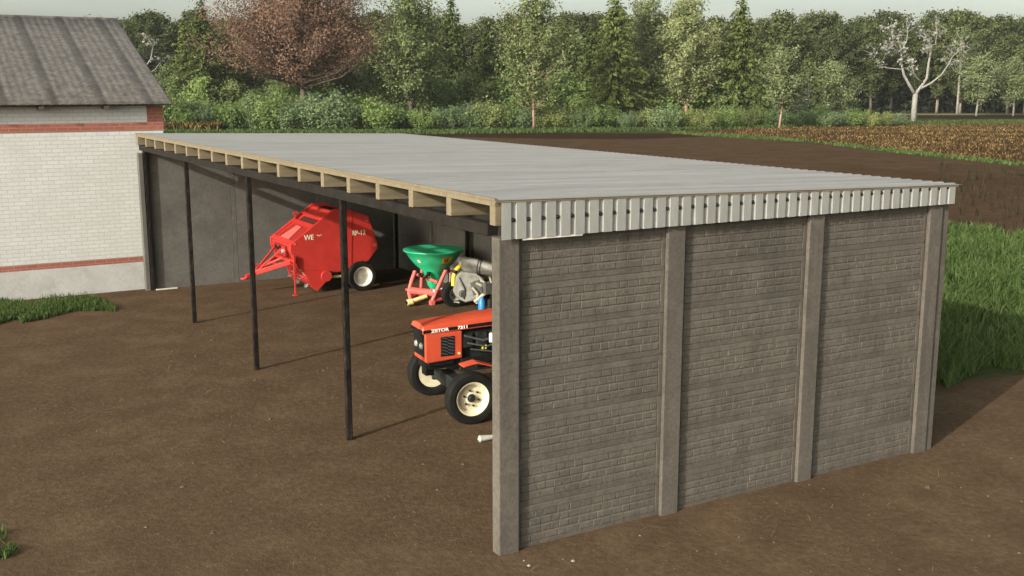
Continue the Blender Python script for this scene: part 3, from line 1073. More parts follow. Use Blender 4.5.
# corrugated slopes
for side in (0, 1):
    m = MB()
    xs = np.arange(-HL - 0.2, 0.2 + 1e-6, 0.045)
    rows = [-0.38, 1.2, 2.8, 4.4, RIDGE_Y]
    sl = (RIDGE_Z - EAVE_Z) / (RIDGE_Y + 0.38)
    vv = []
    for yy in rows:
        for x in xs:
            z = EAVE_Z + (yy + 0.38) * sl + 0.006 * math.sin(x * 2 * math.pi / 0.18)
            vv.append((x, yy if side == 0 else 2 * RIDGE_Y - yy, z))
    nx = len(xs)
    ff = [(j * nx + i, j * nx + i + 1, (j + 1) * nx + i + 1, (j + 1) * nx + i) for j in range(len(rows) - 1) for i in range(nx - 1)]
    m.add(vv, ff)
    o = m.build('roof', M['house_roof'], house, smooth='all')
    so = o.modifiers.new('thickness', 'SOLIDIFY')
    so.thickness = 0.02
    so.offset = 1
# ridge cap
m = MB()
m.tube([(-HL - 0.2, RIDGE_Y, RIDGE_Z + 0.0), (0.2, RIDGE_Y, RIDGE_Z + 0.0)], 0.06, 10)
m.build('ridge_cap', M['house_roof'], house)
# rafter tails under the eave
m = MB()
m.box((0, -0.35, 4.485), (0.12, 0.3, 4.578))
tl = m.build('rafter_tail', M['tail_wood'], house, bevel=0.004)
tl.location = (-1.41, 0, 0)
for i in range(1, 14):
    part_copy(tl, (-1.41 - i * 1.445, 0, 0))
m = MB()
m.box((-HL - 0.15, -0.36, 4.581), (0.17, -0.33, 4.60))
m.build('eave_board', M['tail_wood'], house)

# ------------------------------------------------------------------ round baler
BX, BY = 4.64, 16.2
bal = thing('round_baler', 'red round baler with white wheel rim parked by the far end wall', 'baler', (BX, BY, 0))
prof = [(-1.78, 1.26), (-1.775, 1.07), (-1.59, 0.63), (-0.54, 0.48), (0.24, 0.70), (0.51, 1.01), (0.50, 1.12), (0.27, 1.84), (-0.30, 2.05), (-0.64, 2.06)]
inner = [(-1.74, 1.20), (-1.735, 1.08), (-1.55, 0.68), (-0.54, 0.54), (0.20, 0.74), (0.44, 1.03), (0.43, 1.10), (0.22, 1.79), (-0.31, 1.98), (-0.62, 1.99)]
m = MB().prism(inner, -0.74, 0.74)
body = m.build('body', M['baler_red'], bal, bevel=0.01)
for s in (-1, 1):
    m = MB().prism(prof, s * 0.80, s * 0.742)
    sp = m.build('side_panel', M['baler_red'], bal, bevel=0.014)
    # seam of the tailgate and a raised flange
    m = MB()
    ys = s * 0.803
    m.bar((-0.22, ys, 0.56), (-0.16, ys, 2.02), 0.012, 0.02)
    m.build('tailgate_seam', M['baler_dark'], sp)
    m = MB()
    m.lathe([(0.0, 0.0), (0.05, 0.0), (0.055, 0.012), (0.05, 0.024), (0.0, 0.024)], 12, 'y', (0.43, s * 0.815, 1.10))
    m.build('pivot_bolt', M['coral'], sp)
    for bx_, bz_ in ((0.22, 1.72), (-1.66, 1.27)):
        m = MB()
        m.lathe([(0.0, 0.0), (0.03, 0.0), (0.03, 0.02), (0.0, 0.02)], 10, 'y', (bx_, s * 0.812, bz_))
        m.build('pivot_bolt', M['coral'], sp)


def on_top(u, vv_, off):
    """point on the sloping top: u along from the front lip (0) to the peak (1)"""
    a, b = (-1.78, 1.20), (-0.62, 1.99)
    nx_, nz_ = -0.563, 0.826
    return (a[0] + (b[0] - a[0]) * u + nx_ * off, vv_, a[1] + (b[1] - a[1]) * u + nz_ * off)


def top_plate(u0, u1, y0, y1, t0, t1, taper=0.0):
    mm = MB()
    mm.hexa([on_top(u0, y0, t0), on_top(u1, y0 + taper, t0), on_top(u1, y1 - taper, t0), on_top(u0, y1, t0)],
            [on_top(u0, y0, t1), on_top(u1, y0 + taper, t1), on_top(u1, y1 - taper, t1), on_top(u0, y1, t1)])
    return mm


top_plate(0.03, 0.12, -0.738, 0.738, 0.004, 0.05).build('front_lip', M['baler_red'], bal, bevel=0.008)
top_plate(0.13, 0.50, -0.60, 0.60, 0.002, 0.007).build('recess_panel', M['baler_dark'], bal)
top_plate(0.13, 0.46, -0.30, 0.30, 0.008, 0.045, 0.14).build('hood_plate', M['coral'], bal, bevel=0.008)
top_plate(0.51, 0.58, -0.70, 0.70, 0.004, 0.055).build('cross_rib', M['baler_red'], bal, bevel=0.008)
top_plate(0.60, 0.72, -0.52, 0.52, 0.003, 0.012).build('vent', M['baler_vent'], bal)
top_plate(0.75, 0.82, -0.70, 0.70, 0.004, 0.05).build('cross_rib', M['baler_red'], bal, bevel=0.008)
m = MB().box((-0.56, -0.5, 1.992), (-0.36, 0.5, 2.004))
m.build('vent', M['black'], bal)
m = MB()
m.bar((-1.1, 0.70, 1.62), (-1.14, 0.70, 1.84), 0.04)
m.bar((-1.18, 0.70, 1.84), (-1.05, 0.70, 1.86), 0.05)
m.build('indicator', M['baler_red'], bal)
# front: twine box face, hoses
m = MB()
m.box((-1.80, -0.45, 0.92), (-1.745, 0.45, 1.18))
m.build('front_plate', M['baler_dark'], bal, bevel=0.01)
for yy, zz in ((0.2, 1.12), (0.05, 1.08), (-0.12, 1.13)):
    m = MB()
    m.lathe([(0.0, -0.06), (0.035, -0.05), (0.035, 0.0)], 10, 'x', (-1.80, yy, zz))
    m.build('hydraulic_coupling', M['engine'], bal)
m = MB()
m.lathe([(0.0, -0.05), (0.045, -0.05), (0.05, 0.0)], 12, 'x', (-1.80, -0.36, 1.05))
m.build('lamp', M['silver'], bal)
# drawbar
m = MB()
for s in (-1, 1):
    m.bar((-1.65, 0.52 * s, 0.80), (-2.45, 0.07 * s - 0.05, 0.53), 0.075, 0.11)
    m.bar((-1.78, 0.28 * s, 1.12), (-2.42, 0.05 * s - 0.05, 0.56), 0.04, 0.05)
m.bar((-1.70, -0.60, 0.82), (-1.70, 0.60, 0.82), 0.09)
m.bar((-2.40, -0.05, 0.54), (-2.68, -0.09, 0.43), 0.10, 0.12)
m.bar((-1.95, -0.40, 0.71), (-1.95, 0.36, 0.71), 0.06)
db = m.build('drawbar', M['baler_red'], bal, bevel=0.01)
m = MB()
ring = [(-2.74 + 0.07 * math.cos(a), -0.10 + 0.07 * math.sin(a), 0.41) for a in np.linspace(0, 2 * math.pi, 17)]
m.tube(ring, 0.022, 8, False)
m.build('tow_eye', M['baler_red'], db, smooth=True)
m = MB()
m.tube([(-1.74, 0.05, 0.80), (-2.2, -0.02, 0.66)], 0.04, 10)
m.tube([(-2.2, -0.02, 0.66), (-2.5, -0.1, 0.75)], 0.03, 10)
m.build('drive_shaft', M['coral'], bal, smooth=True)
m = MB()
m.bar((-1.71, -0.86, 1.0), (-1.71, -0.86, 0.42), 0.055)
m.bar((-1.71, -0.86, 0.42), (-1.71, -0.86, 0.03), 0.036)
m.bar((-1.71, -0.84, 0.86), (-1.71, -0.60, 0.86), 0.05)
m.box((-1.77, -0.92, 0.005), (-1.65, -0.80, 0.03))
m.build('parking_stand', M['baler_red'], bal, bevel=0.006)
# pick-up
m = MB()
m.lathe([(0.0, -0.70), (0.21, -0.70), (0.21, 0.70), (0.0, 0.70)], 18, 'y', (-1.12, 0, 0.34))
pk = m.build('pickup_drum', M['baler_dark'], bal, smooth=True)
for k in range(9):
    for a in range(5):
        m = MB()
        t_ = a * 2 * math.pi / 5 + k * 0.3
        yy = -0.62 + k * 0.155
        m.bar((-1.12 + 0.2 * math.cos(t_), yy, 0.34 + 0.2 * math.sin(t_)), (-1.12 + 0.3 * math.cos(t_ - 0.2), yy, 0.34 + 0.3 * math.sin(t_ - 0.2)), 0.014)
        m.build('tine', M['silver'], pk)
for s in (-1, 1):
    m = MB().prism([(-1.48, 0.66), (-0.78, 0.54), (-0.78, 0.34), (-0.92, 0.24), (-1.13, 0.05), (-1.30, 0.18), (-1.36, 0.40)], s * 0.76, s * 0.79)
    m.build('pickup_side_plate', M['baler_red'], pk, bevel=0.006)
    m = MB()
    m.lathe([(0.0, 0.0), (0.13, 0.0), (0.14, 0.02), (0.14, 0.06), (0.06, 0.065), (0.0, 0.08)], 18, 'y', (-0.90, s * 0.80 - (0.08 if s < 0 else 0), 0.42))
    m.build('gauge_wheel', M['baler_red'], pk, smooth=True)
m = MB()
m.tube([(-0.75, -0.72, 0.37), (-0.35, -0.74, 0.36)], 0.035, 10)
m.build('spring', M['pale_yellow'], bal, smooth=True)
m = MB().bar((-0.03, -0.95, 0.37), (-0.03, 0.95, 0.37), 0.1)
m.box((-0.4, -0.5, 0.4), (0.1, 0.5, 0.56))
m.build('axle', M['baler_dark'], bal, bevel=0.008)


def wheel(parent, c, r, wd, rimr, rim_mat, s, tread=24, lug=0.0, hub=True, bolts=6):
    """s: the side (sign of y) the rim dish faces"""
    mm = MB()
    h = wd / 2
    pr_ = [(rimr, -h * 0.8), (rimr + 0.02, -h * 0.95), (r * 0.80, -h), (r * 0.94, -h * 0.92), (r * 0.985, -h * 0.65), (r, -h * 0.3), (r, h * 0.3),
           (r * 0.985, h * 0.65), (r * 0.94, h * 0.92), (r * 0.80, h), (rimr + 0.02, h * 0.95), (rimr, h * 0.8)]
    mm.lathe(pr_, 40, 'y', c, closed=True)
    ty = mm.build('tyre', M['rubber'], None, smooth=True)
    if tread:
        m2 = MB()
        for k_ in range(tread):
            for sg in (-1, 1):
                t0 = 2 * math.pi * (k_ + 0.25 * sg) / tread
                t1 = t0 + (0.9 if lug else 0.25) * 2 * math.pi / tread
                ro = r + (lug or 0.008)
                ri = r - 0.03
                dt = 0.22 * 2 * math.pi / tread
                q = []
                for rr in (ri, ro):
                    for (tt, yy) in ((t0, 0.03 * sg * h), (t0 + dt, 0.03 * sg * h), (t1 + dt, sg * h * 0.94), (t1, sg * h * 0.94)):
                        rr2 = rr if abs(yy) < h * 0.5 else rr - 0.02
                        q.append((c[0] + rr2 * math.cos(tt), c[1] + yy, c[2] + rr2 * math.sin(tt)))
                m2.hexa(q[:4], q[4:])
        m2.build('tread', M['rubber'], ty)
    wroot = ty
    wroot.parent = parent
    m3 = MB()
    d = s
    m3.lathe([(0.0, 0.30 * h * d), (rimr * 0.32, 0.30 * h * d), (rimr * 0.42, 0.18 * h * d), (rimr * 0.74, 0.20 * h * d), (rimr * 0.82, 0.52 * h * d), (rimr * 0.93, 0.86 * h * d),
              (rimr * 1.03, 0.93 * h * d), (rimr * 1.03, 0.80 * h * d), (rimr * 0.99, 0.72 * h * d), (rimr * 0.99, -0.8 * h * d), (rimr * 0.6, -0.8 * h * d), (0, -0.3 * h * d)], 32, 'y', c)
    m3.build('rim', rim_mat, ty, smooth=True)
    if hub:
        m4 = MB()
        m4.lathe([(0.0, (0.30 * h + 0.05) * d), (rimr * 0.15, (0.30 * h + 0.05) * d), (rimr * 0.22, (0.3 * h + 0.025) * d), (rimr * 0.26, 0.3 * h * d)], 16, 'y', c)
        for k_ in range(bolts):
            a = 2 * math.pi * k_ / bolts + 0.3
            m4.lathe([(0.0, (0.22 * h + 0.03) * d), (0.014, (0.22 * h + 0.03) * d), (0.016, 0.18 * h * d)], 6, 'y',
                     (c[0] + rimr * 0.48 * math.cos(a), c[1], c[2] + rimr * 0.48 * math.sin(a)))
        m4.build('hub', M['engine'], ty, smooth=True)
    return ty


for s in (-1, 1):
    wheel(bal, (-0.03, s * 0.99, 0.37), 0.37, 0.23, 0.24, M['white_rim'], s, 20, hub=False)
lettering('lettering', 'WE', 0.175, M['worn_white'], bal, (-1.42, -0.805, 1.345), (math.pi / 2, 0, 0), bold=0.003, sx=0.9)
lettering('lettering', "·-·", 0.13, M['worn_white'], bal, (-1.10, -0.805, 1.40), (math.pi / 2, 0, 0), bold=0.004, sx=1.2)
lettering('lettering', 'RP-12', 0.165, M['worn_white'], bal, (-0.19, -0.805, 1.38), (math.pi / 2, 0, 0), bold=0.003, sx=0.92)

# ------------------------------------------------------------------ tractor
trac = thing('tractor', 'orange tractor with cream wheel rims parked under the shed behind the gable wall', 'tractor', (2.005, 5.15, 0), R(174.6))
# local: +x forward, near side of the picture is +y
HWD = 0.265


def hood_section(x, top, side_top, bot, hw, crown):
    return [(x, -hw, bot), (x, -hw, side_top), (x, -hw * 0.93, side_top + (top - side_top) * 0.55), (x, -hw * 0.70, top - crown), (x, -hw * 0.3, top), (x, hw * 0.3, top), (x, hw * 0.70, top - crown),
            (x, hw * 0.93, side_top + (top - side_top) * 0.55), (x, hw, side_top), (x, hw, bot)]


def loft(secs, cap=True):
    mm = MB()
    n_ = len(secs[0])
    vv_ = [p_ for s_ in secs for p_ in s_]
    ff_ = [(j * n_ + i, j * n_ + (i + 1) % n_, (j + 1) * n_ + (i + 1) % n_, (j + 1) * n_ + i) for j in range(len(secs) - 1) for i in range(n_)]
    if cap:
        ff_.append(tuple(range(n_)))
        ff_.append(tuple((len(secs) - 1) * n_ + i for i in reversed(range(n_))))
    return mm.add(vv_, ff_)


# bonnet: top shell along the whole engine, deeper nose in front
top = loft([hood_section(0.545, 1.41, 1.36, 1.31, HWD * 0.95, 0.012), hood_section(0.52, 1.45, 1.385, 1.30, HWD, 0.014), hood_section(0.2, 1.475, 1.405, 1.31, HWD, 0.014),
            hood_section(-0.5, 1.52, 1.44, 1.335, HWD, 0.014), hood_section(-1.25, 1.56, 1.475, 1.36, HWD, 0.014)])
bonnet = top.build('bonnet', M['tractor_orange'], trac, bevel=0.006, smooth=True)
m = loft([[(x, -HWD + 0.004, b), (x, -HWD + 0.004, t_), (x, HWD - 0.004, t_), (x, HWD - 0.004, b)] for x, b, t_ in
          ((0.50, 0.86, 1.309), (0.46, 0.84, 1.309), (0.2, 0.855, 1.309), (-0.11, 0.875, 1.309))])
m.build('nose', M['tractor_orange'], trac, bevel=0.02)
m = MB()
for s in (-1, 1):
    m.hexa([(0.53, s * (HWD + 0.003), 1.315), (-1.25, s * (HWD + 0.003), 1.375), (-1.25, s * HWD * 0.9, 1.375), (0.53, s * HWD * 0.9, 1.315)],
           [(0.53, s * (HWD + 0.003), 1.365), (-1.25, s * (HWD + 0.003), 1.435), (-1.25, s * HWD * 0.9, 1.435), (0.53, s * HWD * 0.9, 1.365)])
m.box((0.44, -HWD * 0.96, 1.316), (0.552, HWD * 0.96, 1.362))
m.build('stripe', M['black'], bonnet)
ang = math.atan2(0.06, 1.78)
lettering('lettering', 'ZETOR', 0.066, M['white_paint'], bonnet, (0.40, HWD + 0.005, 1.324), (math.pi / 2, -ang, math.pi), bold=0.003, sx=1.35, depth_=0.002)
lettering('lettering', '7211', 0.066, M['white_paint'], bonnet, (-0.03, HWD + 0.005, 1.340), (math.pi / 2, -ang, math.pi), bold=0.003, sx=1.35, depth_=0.002)
# front grille with two lamps, side grilles
m = MB()
m.box((0.498, -0.225, 0.93), (0.512, 0.225, 1.29))
fg = m.build('front_grille', M['black'], trac, bevel=0.004)
for s in (-1, 1):
    m = MB()
    m.lathe([(0.0, 0.03), (0.036, 0.026), (0.05, 0.012), (0.054, 0.0)], 20, 'x', (0.512, s * 0.115, 1.09))
    m.build('headlight', M['lamp_glass'], fg, smooth=True)
m = MB()
for k in range(7):
    m.box((0.512, -0.215, 0.945 + k * 0.018), (0.517, 0.215, 0.953 + k * 0.018))
m.build('grille_bars', M['engine'], fg)
for s in (-1, 1):
    m = MB()
    ys = s * (HWD - 0.002)
    m.box((0.02, min(ys, ys + s * 0.006), 0.93), (0.25, max(ys, ys + s * 0.006), 1.24))
    sg = m.build('side_grille', M['black'], trac, bevel=0.003)
    m = MB()
    for k in range(6):
        m.bar((0.03, s * (HWD + 0.006), 0.955 + k * 0.05), (0.128, s * (HWD + 0.006), 0.985 + k * 0.05), 0.006, 0.014)
        m.bar((0.142, s * (HWD + 0.006), 0.955 + k * 0.05), (0.24, s * (HWD + 0.006), 0.985 + k * 0.05), 0.006, 0.014)
    m.build('louvres', M['louvre'], sg)
m = MB()
m.lathe([(0.0, 0.012), (0.02, 0.012), (0.022, 0.0)], 12, 'y', (-0.055, HWD + 0.0, 0.955))
m.build('catch', M['pale_yellow'], trac)
# engine and frame
m = MB()
m.box((-1.25, -0.17, 0.62), (-0.10, 0.17, 1.28))
for k in range(4):
    m.box((-0.30 - k * 0.24, 0.17, 1.02), (-0.12 - k * 0.24, 0.24, 1.25))
m.box((-0.9, 0.17, 0.70), (-0.35, 0.225, 0.86))
m.box((-2.3, -0.2, 0.5), (-1.2, 0.2, 1.0))
m.build('engine', M['engine'], trac, bevel=0.015)
m = MB()
m.tube([(-0.15, 0.25, 1.22), (-0.45, 0.27, 1.12), (-0.75, 0.25, 1.18), (-0.95, 0.26, 1.05)], 0.018, 8)
m.tube([(-0.25, 0.26, 1.0), (-0.6, 0.28, 0.93), (-0.9, 0.25, 0.98)], 0.012, 8)
m.tube([(-0.2, 0.25, 1.10), (-0.5, 0.28, 1.02), (-1.0, 0.26, 1.12)], 0.014, 8)
m.build('fuel_line', M['louvre'], trac, smooth=True)
m = MB()
m.lathe([(0.0, -0.07), (0.045, -0.07), (0.045, 0.05), (0.03, 0.07), (0.0, 0.07)], 14, 'z', (-0.60, 0.285, 1.16))
m.build('fuel_filter', M['white_paint'], trac, smooth=True)
m = MB()
m.box((-0.515, 0.25, 0.98), (-0.495, 0.27, 1.04))
m.box((-0.46, 0.25, 0.98), (-0.44, 0.27, 1.04))
m.build('filter_clip', M['yellow'], trac)
m = MB()
m.box((-0.55, -0.19, 0.72), (0.46, 0.19, 0.835))
m.box((0.02, -0.23, 0.78), (0.44, 0.23, 0.845))
m.box((-0.7, -0.24, 0.72), (-0.1, -0.19, 0.86))
m.box((-1.2, 0.19, 0.76), (-0.1, 0.25, 0.86))
m.box((0.30, -0.10, 0.60), (0.44, 0.10, 0.72))
m.build('chassis', M['black'], trac, bevel=0.012)
m = MB()
m.bar((0, -0.76, 0.42), (0, 0.76, 0.42), 0.11, 0.13)
m.bar((-0.02, -0.3, 0.46), (-0.02, 0.3, 0.46), 0.18, 0.22)
m.bar((0.0, 0.70, 0.30), (0.0, 0.70, 0.62), 0.08)
m.bar((0.0, -0.70, 0.30), (0.0, -0.70, 0.62), 0.08)
m.bar((-0.16, -0.56, 0.5), (-0.16, 0.56, 0.5), 0.035)
m.build('front_axle', M['engine'], trac, bevel=0.012)
for s in (-1, 1):
    wheel(trac, (0, s * 0.85, 0.405), 0.405, 0.215, 0.255, M['cream'], s, 0)
    # bent step plate behind each front wheel
    m = MB()
    ya, yb = (0.44 * s, 0.66 * s)
    pl = [(0.03, 0.845), (-0.20, 0.885), (-0.47, 0.80), (-0.62, 0.70)]
    vv_ = []
    for (x, z) in pl:
        vv_ += [(x, ya, z), (x, yb, z)]
    for (x, z) in pl:
        vv_ += [(x, ya, z - 0.02), (x, yb, z - 0.02)]
    ff_ = []
    for i in range(3):
        ff_ += [(2 * i, 2 * i + 1, 2 * i + 3, 2 * i + 2), (8 + 2 * i + 2, 8 + 2 * i + 3, 8 + 2 * i + 1, 8 + 2 * i), (2 * i, 2 * i + 2, 8 + 2 * i + 2, 8 + 2 * i), (2 * i + 3, 2 * i + 1, 8 + 2 * i + 1, 8 + 2 * i + 3)]
    ff_ += [(1, 0, 8, 9), (6, 7, 15, 14)]
    m.add(vv_, ff_)
    m.build('front_mudguard', M['tractor_orange'], trac, bevel=0.006)
# rear wheels, mudguards, cab (hidden behind the gable wall from the photograph's place)
for s in (-1, 1):
    wheel(trac, (-2.18, s * 0.74, 0.73), 0.72, 0.40, 0.40, M['cream'], s, 22, 0.03)
    m = MB()
    arc = [(-2.18 + 0.84 * math.cos(a), 0.73 + 0.84 * math.sin(a)) for a in np.linspace(0.15, 2.5, 14)]
    arc2 = [(-2.18 + 0.81 * math.cos(a), 0.73 + 0.81 * math.sin(a)) for a in np.linspace(2.5, 0.15, 14)]
    m.prism(arc + arc2, s * 0.42, s * 0.95)
    m.build('rear_mudguard', M['tractor_orange'], trac, bevel=0.008)
m = MB()
for (x, yy) in ((-1.35, 0.45), (-1.35, -0.45), (-2.75, 0.45), (-2.75, -0.45)):
    m.bar((x, yy, 0.95), (x * 0.985 - 0.04, yy * 0.98, 2.35), 0.06)
m.bar((-1.36, -0.45, 1.0), (-1.36, 0.45, 1.0), 0.06)
m.bar((-2.75, -0.45, 1.3), (-2.75, 0.45, 1.3), 0.06)
m.build('cab_frame', M['black'], trac, bevel=0.006)
m = MB()
m.box((-2.85, -0.52, 2.35), (-1.28, 0.52, 2.46))
m.build('cab_roof', M['white_paint'], trac, bevel=0.04)
m = MB()
m.box((-1.395, -0.42, 1.05), (-1.389, 0.42, 2.32))
m.build('windscreen', M['glass'], trac)
m = MB()
m.box((-2.45, -0.25, 1.05), (-2.0, 0.25, 1.16))
m.box((-2.52, -0.25, 1.1), (-2.42, 0.25, 1.6))
m.build('seat', M['black'], trac, bevel=0.03)
m = MB()
m.tube([(-1.75 + 0.19 * math.cos(a) * 0.8, 0.19 * math.sin(a), 1.45 + 0.19 * math.cos(a) * 0.6) for a in np.linspace(0, 2 * math.pi, 21)], 0.014, 6, False)
m.tube([(-1.45, 0, 1.1), (-1.75, 0, 1.45)], 0.02, 8)
m.build('steering_wheel', M['black'], trac, smooth=True)
m = MB()
m.tube([(-0.95, -0.2, 1.45), (-0.95, -0.2, 2.3), (-0.99, -0.2, 2.4)], 0.03, 12)
m.build('exhaust', M['black'], trac, smooth=True)

# ------------------------------------------------------------------ fertiliser spreader
spr = thing('fertiliser_spreader', 'green funnel-shaped fertiliser spreader on a coral red frame', 'spreader', (5.56, 13.03, 0))
m = MB()
prof = [(0.0, 0.33), (0.10, 0.33), (0.16, 0.42), (0.215, 0.62), (0.26, 0.74), (0.44, 0.90), (0.56, 1.04), (0.685, 1.225), (0.715, 1.235), (0.72, 1.25), (0.715, 1.265), (0.69, 1.262),
        (0.66, 1.20), (0.54, 1.03), (0.42, 0.90), (0.24, 0.76), (0.14, 0.5), (0.0, 0.48)]
m.lathe(prof, 48)
hop = m.build('hopper', M['green_plastic'], spr, smooth=True)
# grid cover just below the rim
m = MB()
m.lathe([(0.0, 1.266), (0.35, 1.264), (0.70, 1.2635)], 40)
m.build('hopper_cover', M['green_lid'], hop, smooth=True)


def hop_r(z):
    return float(np.interp(z, [0.74, 0.90, 1.04, 1.225], [0.26, 0.44, 0.56, 0.685]))


def curved_label(name, a0, a1, z0, z1, mat, parent, off=0.006):
    mm = MB()
    n_ = 8
    vv_ = []
    for zz in (z0, z1):
        for i in range(n_ + 1):
            a = a0 + (a1 - a0) * i / n_
            rr = hop_r(zz) + off
            vv_.append((rr * math.cos(a), rr * math.sin(a), zz))
    mm.add(vv_, [(i, i + 1, n_ + 2 + i, n_ + 1 + i) for i in range(n_)])
    o_ = mm.build(name, mat, parent)
    s_ = o_.modifiers.new('thickness', 'SOLIDIFY')
    s_.thickness = 0.002
    s_.offset = 1
    return o_


view_a = math.atan2(CAM[1] - 13.0, CAM[0] - 5.52)
dec = curved_label('decal', view_a + 0.36, view_a + 0.80, 0.99, 1.14, M['orange_decal'], hop)
curved_label('decal_mark', view_a + 0.43, view_a + 0.49, 1.015, 1.115, M['baler_dark'], dec, 0.009)
curved_label('decal_mark', view_a + 0.53, view_a + 0.60, 1.015, 1.115, M['baler_dark'], dec, 0.009)
curved_label('decal_mark', view_a + 0.66, view_a + 0.74, 1.02, 1.11, M['yellow'], dec, 0.009)
curved_label('emblem', view_a - 0.72, view_a - 0.58, 1.0, 1.08, M['worn_white'], hop)
# frame, laid out across the view: u to the right of the photograph, v away from it
ux, uy = math.cos(-YAW), math.sin(-YAW)


def fr(u, v_, z):
    return (u * ux - v_ * uy, u * uy + v_ * ux, z)


m = MB()
m.tube([fr(-0.42, -0.25, 0.78), fr(-0.50, -0.33, 0.55), fr(-0.56, -0.38, 0.33), fr(-0.52, -0.40, 0.10)], 0.048, 12)
m.tube([fr(0.30, -0.30, 0.80), fr(0.16, -0.40, 0.50), fr(-0.02, -0.42, 0.10)], 0.045, 12)
m.tube([fr(-0.56, -0.36, 0.34), fr(0.02, -0.38, 0.28)], 0.085, 14)
m.tube([fr(-0.38, -0.26, 0.70), fr(0.10, -0.30, 0.52)], 0.04, 12)
m.tube([fr(-0.64, -0.38, 0.36), fr(-0.54, -0.38, 0.36)], 0.03, 10)
m.tube([fr(0.0, -0.38, 0.10), fr(0.46, -0.05, 0.16)], 0.055, 12)
m.tube([fr(0.02, -0.38, 0.26), fr(0.46, -0.05, 0.30)], 0.05, 12)
m.tube([fr(0.46, -0.05, 0.06), fr(0.42, 0.1, 0.75)], 0.045, 12)
m.tube([fr(-0.52, -0.36, 0.14), fr(-0.35, 0.35, 0.14), fr(0.40, 0.35, 0.14), fr(0.46, -0.02, 0.14)], 0.04, 10)
m.tube([fr(-0.35, 0.35, 0.02), fr(-0.30, 0.30, 0.85)], 0.04, 10)
m.tube([fr(0.40, 0.35, 0.02), fr(0.32, 0.26, 0.85)], 0.04, 10)
m.build('frame', M['coral'], spr, smooth=True)
m = MB()
for (u, v_) in ((-0.52, -0.40), (-0.02, -0.42)):
    p_ = fr(u, v_, 0)
    m.box((p_[0] - 0.06, p_[1] - 0.06, 0.005), (p_[0] + 0.06, p_[1] + 0.06, 0.11))
m.build('foot', M['coral'], spr, bevel=0.012)
m = MB()
m.tube([fr(-0.58, -0.62, 0.10), fr(-0.46, -0.58, 0.115)], 0.075, 14)
m.tube([fr(-0.46, -0.58, 0.13), fr(-0.14, -0.46, 0.22)], 0.05, 14)
m.build('drive_shaft', M['pale_yellow'], spr, smooth=True)
m = MB()
m.tube([fr(-0.615, -0.635, 0.095), fr(-0.575, -0.618, 0.10)], 0.04, 10)
m.build('shaft_joint', M['black'], spr, smooth=True)
m = MB()
m.tube([fr(-0.26, -0.40, 0.72), fr(-0.20, -0.40, 0.62), fr(-0.12, -0.36, 0.72)], 0.028, 8)
m.lathe([(0, -0.05), (0.045, -0.05), (0.045, 0.05), (0, 0.05)], 10, 'z', fr(-0.10, -0.34, 0.72))
m.lathe([(0, -0.05), (0.045, -0.05), (0.045, 0.05), (0, 0.05)], 10, 'z', fr(-0.30, -0.34, 0.70))
m.build('control_lever', M['black'], spr, smooth=True)
m = MB()
m.tube([fr(0.02, -0.40, 0.34), fr(0.36, -0.36, 0.42)], 0.022, 8)
m.lathe([(0, -0.03), (0.05, -0.03), (0.05, 0.03), (0, 0.03)], 12, 'z', fr(0.05, -0.42, 0.34))
m.build('adjuster_rod', M['silver'], spr, smooth=True)
m = MB()
m.lathe([(0.0, 0.18), (0.3, 0.18), (0.3, 0.20), (0.10, 0.21), (0.10, 0.33), (0, 0.33)], 24)
m.build('spinner_disc', M['grey_metal'], spr, smooth=True)

# ------------------------------------------------------------------ grey implement
imp = thing('grey_implement', 'grey farm implement with round tank, yellow hose and blue cylinder beside the spreader', 'farm implement', (6.05, 12.0, 0))


def g(u, v_, z):
    return fr(u, v_, z)


A = (0.0, 0.0)
m = MB()
m.tube([g(-0.27, 0.10, 1.01), g(-0.23, 0.10, 1.005), g(0.10, 0.03, 0.955), g(0.55, -0.06, 0.885), g(1.0, -0.15, 0.82), g(1.04, -0.155, 0.815)], [0.14, 0.165, 0.17, 0.17, 0.165, 0.13], 20)
tank = m.build('tank', M['grey_metal'], imp, smooth=True)
m = MB()
for u, v_, z in ((0.15, 0.02, 0.948), (0.21, 0.008, 0.938), (0.72, -0.094, 0.86)):
    m.tube([g(u - 0.008, v_ + 0.002, z + 0.001), g(u + 0.008, v_ - 0.002, z - 0.001)], 0.182, 20)
m.build('tank_band', M['black'], tank, smooth=True)
m = MB()
m.lathe([(0.0, -0.03), (0.06, -0.03), (0.06, 0.03), (0, 0.03)], 14, 'x', g(-0.27, 0.10, 1.01))
m.build('tank_cap', M['silver'], tank)
# sheet-metal housing below the tank, bulging like a fan case
m = MB()
hs_ = [(-0.42, 0.55), (-0.38, 0.75), (-0.26, 0.86), (0.10, 0.80), (0.30, 0.66), (0.26, 0.40), (0.08, 0.18), (-0.16, 0.13), (-0.36, 0.22), (-0.46, 0.40)]
lo_ = [g(u, -0.14, z) for u, z in hs_]
hi_ = [g(u, 0.10, z) for u, z in hs_]
k = len(hs_)
m.add(lo_ + hi_, [tuple(range(k)), tuple(k + i for i in reversed(range(k)))] + [(i, k + i, k + (i + 1) % k, (i + 1) % k) for i in range(k)])
hsg = m.build('housing', M['grey_metal'], imp, bevel=0.04, seg=3)
m = MB()
m.hexa([g(0.02, -0.155, 0.30), g(0.24, -0.155, 0.42), g(0.24, -0.12, 0.42), g(0.02, -0.12, 0.30)], [g(-0.06, -0.155, 0.60), g(0.16, -0.155, 0.68), g(0.16, -0.12, 0.68), g(-0.06, -0.12, 0.60)])
m.build('access_panel', M['dark_grey'], hsg, bevel=0.01)
m = MB()
m.tube([g(-0.30, -0.15, 0.72), g(-0.18, -0.165, 0.45), g(-0.20, -0.15, 0.22)], 0.02, 8)
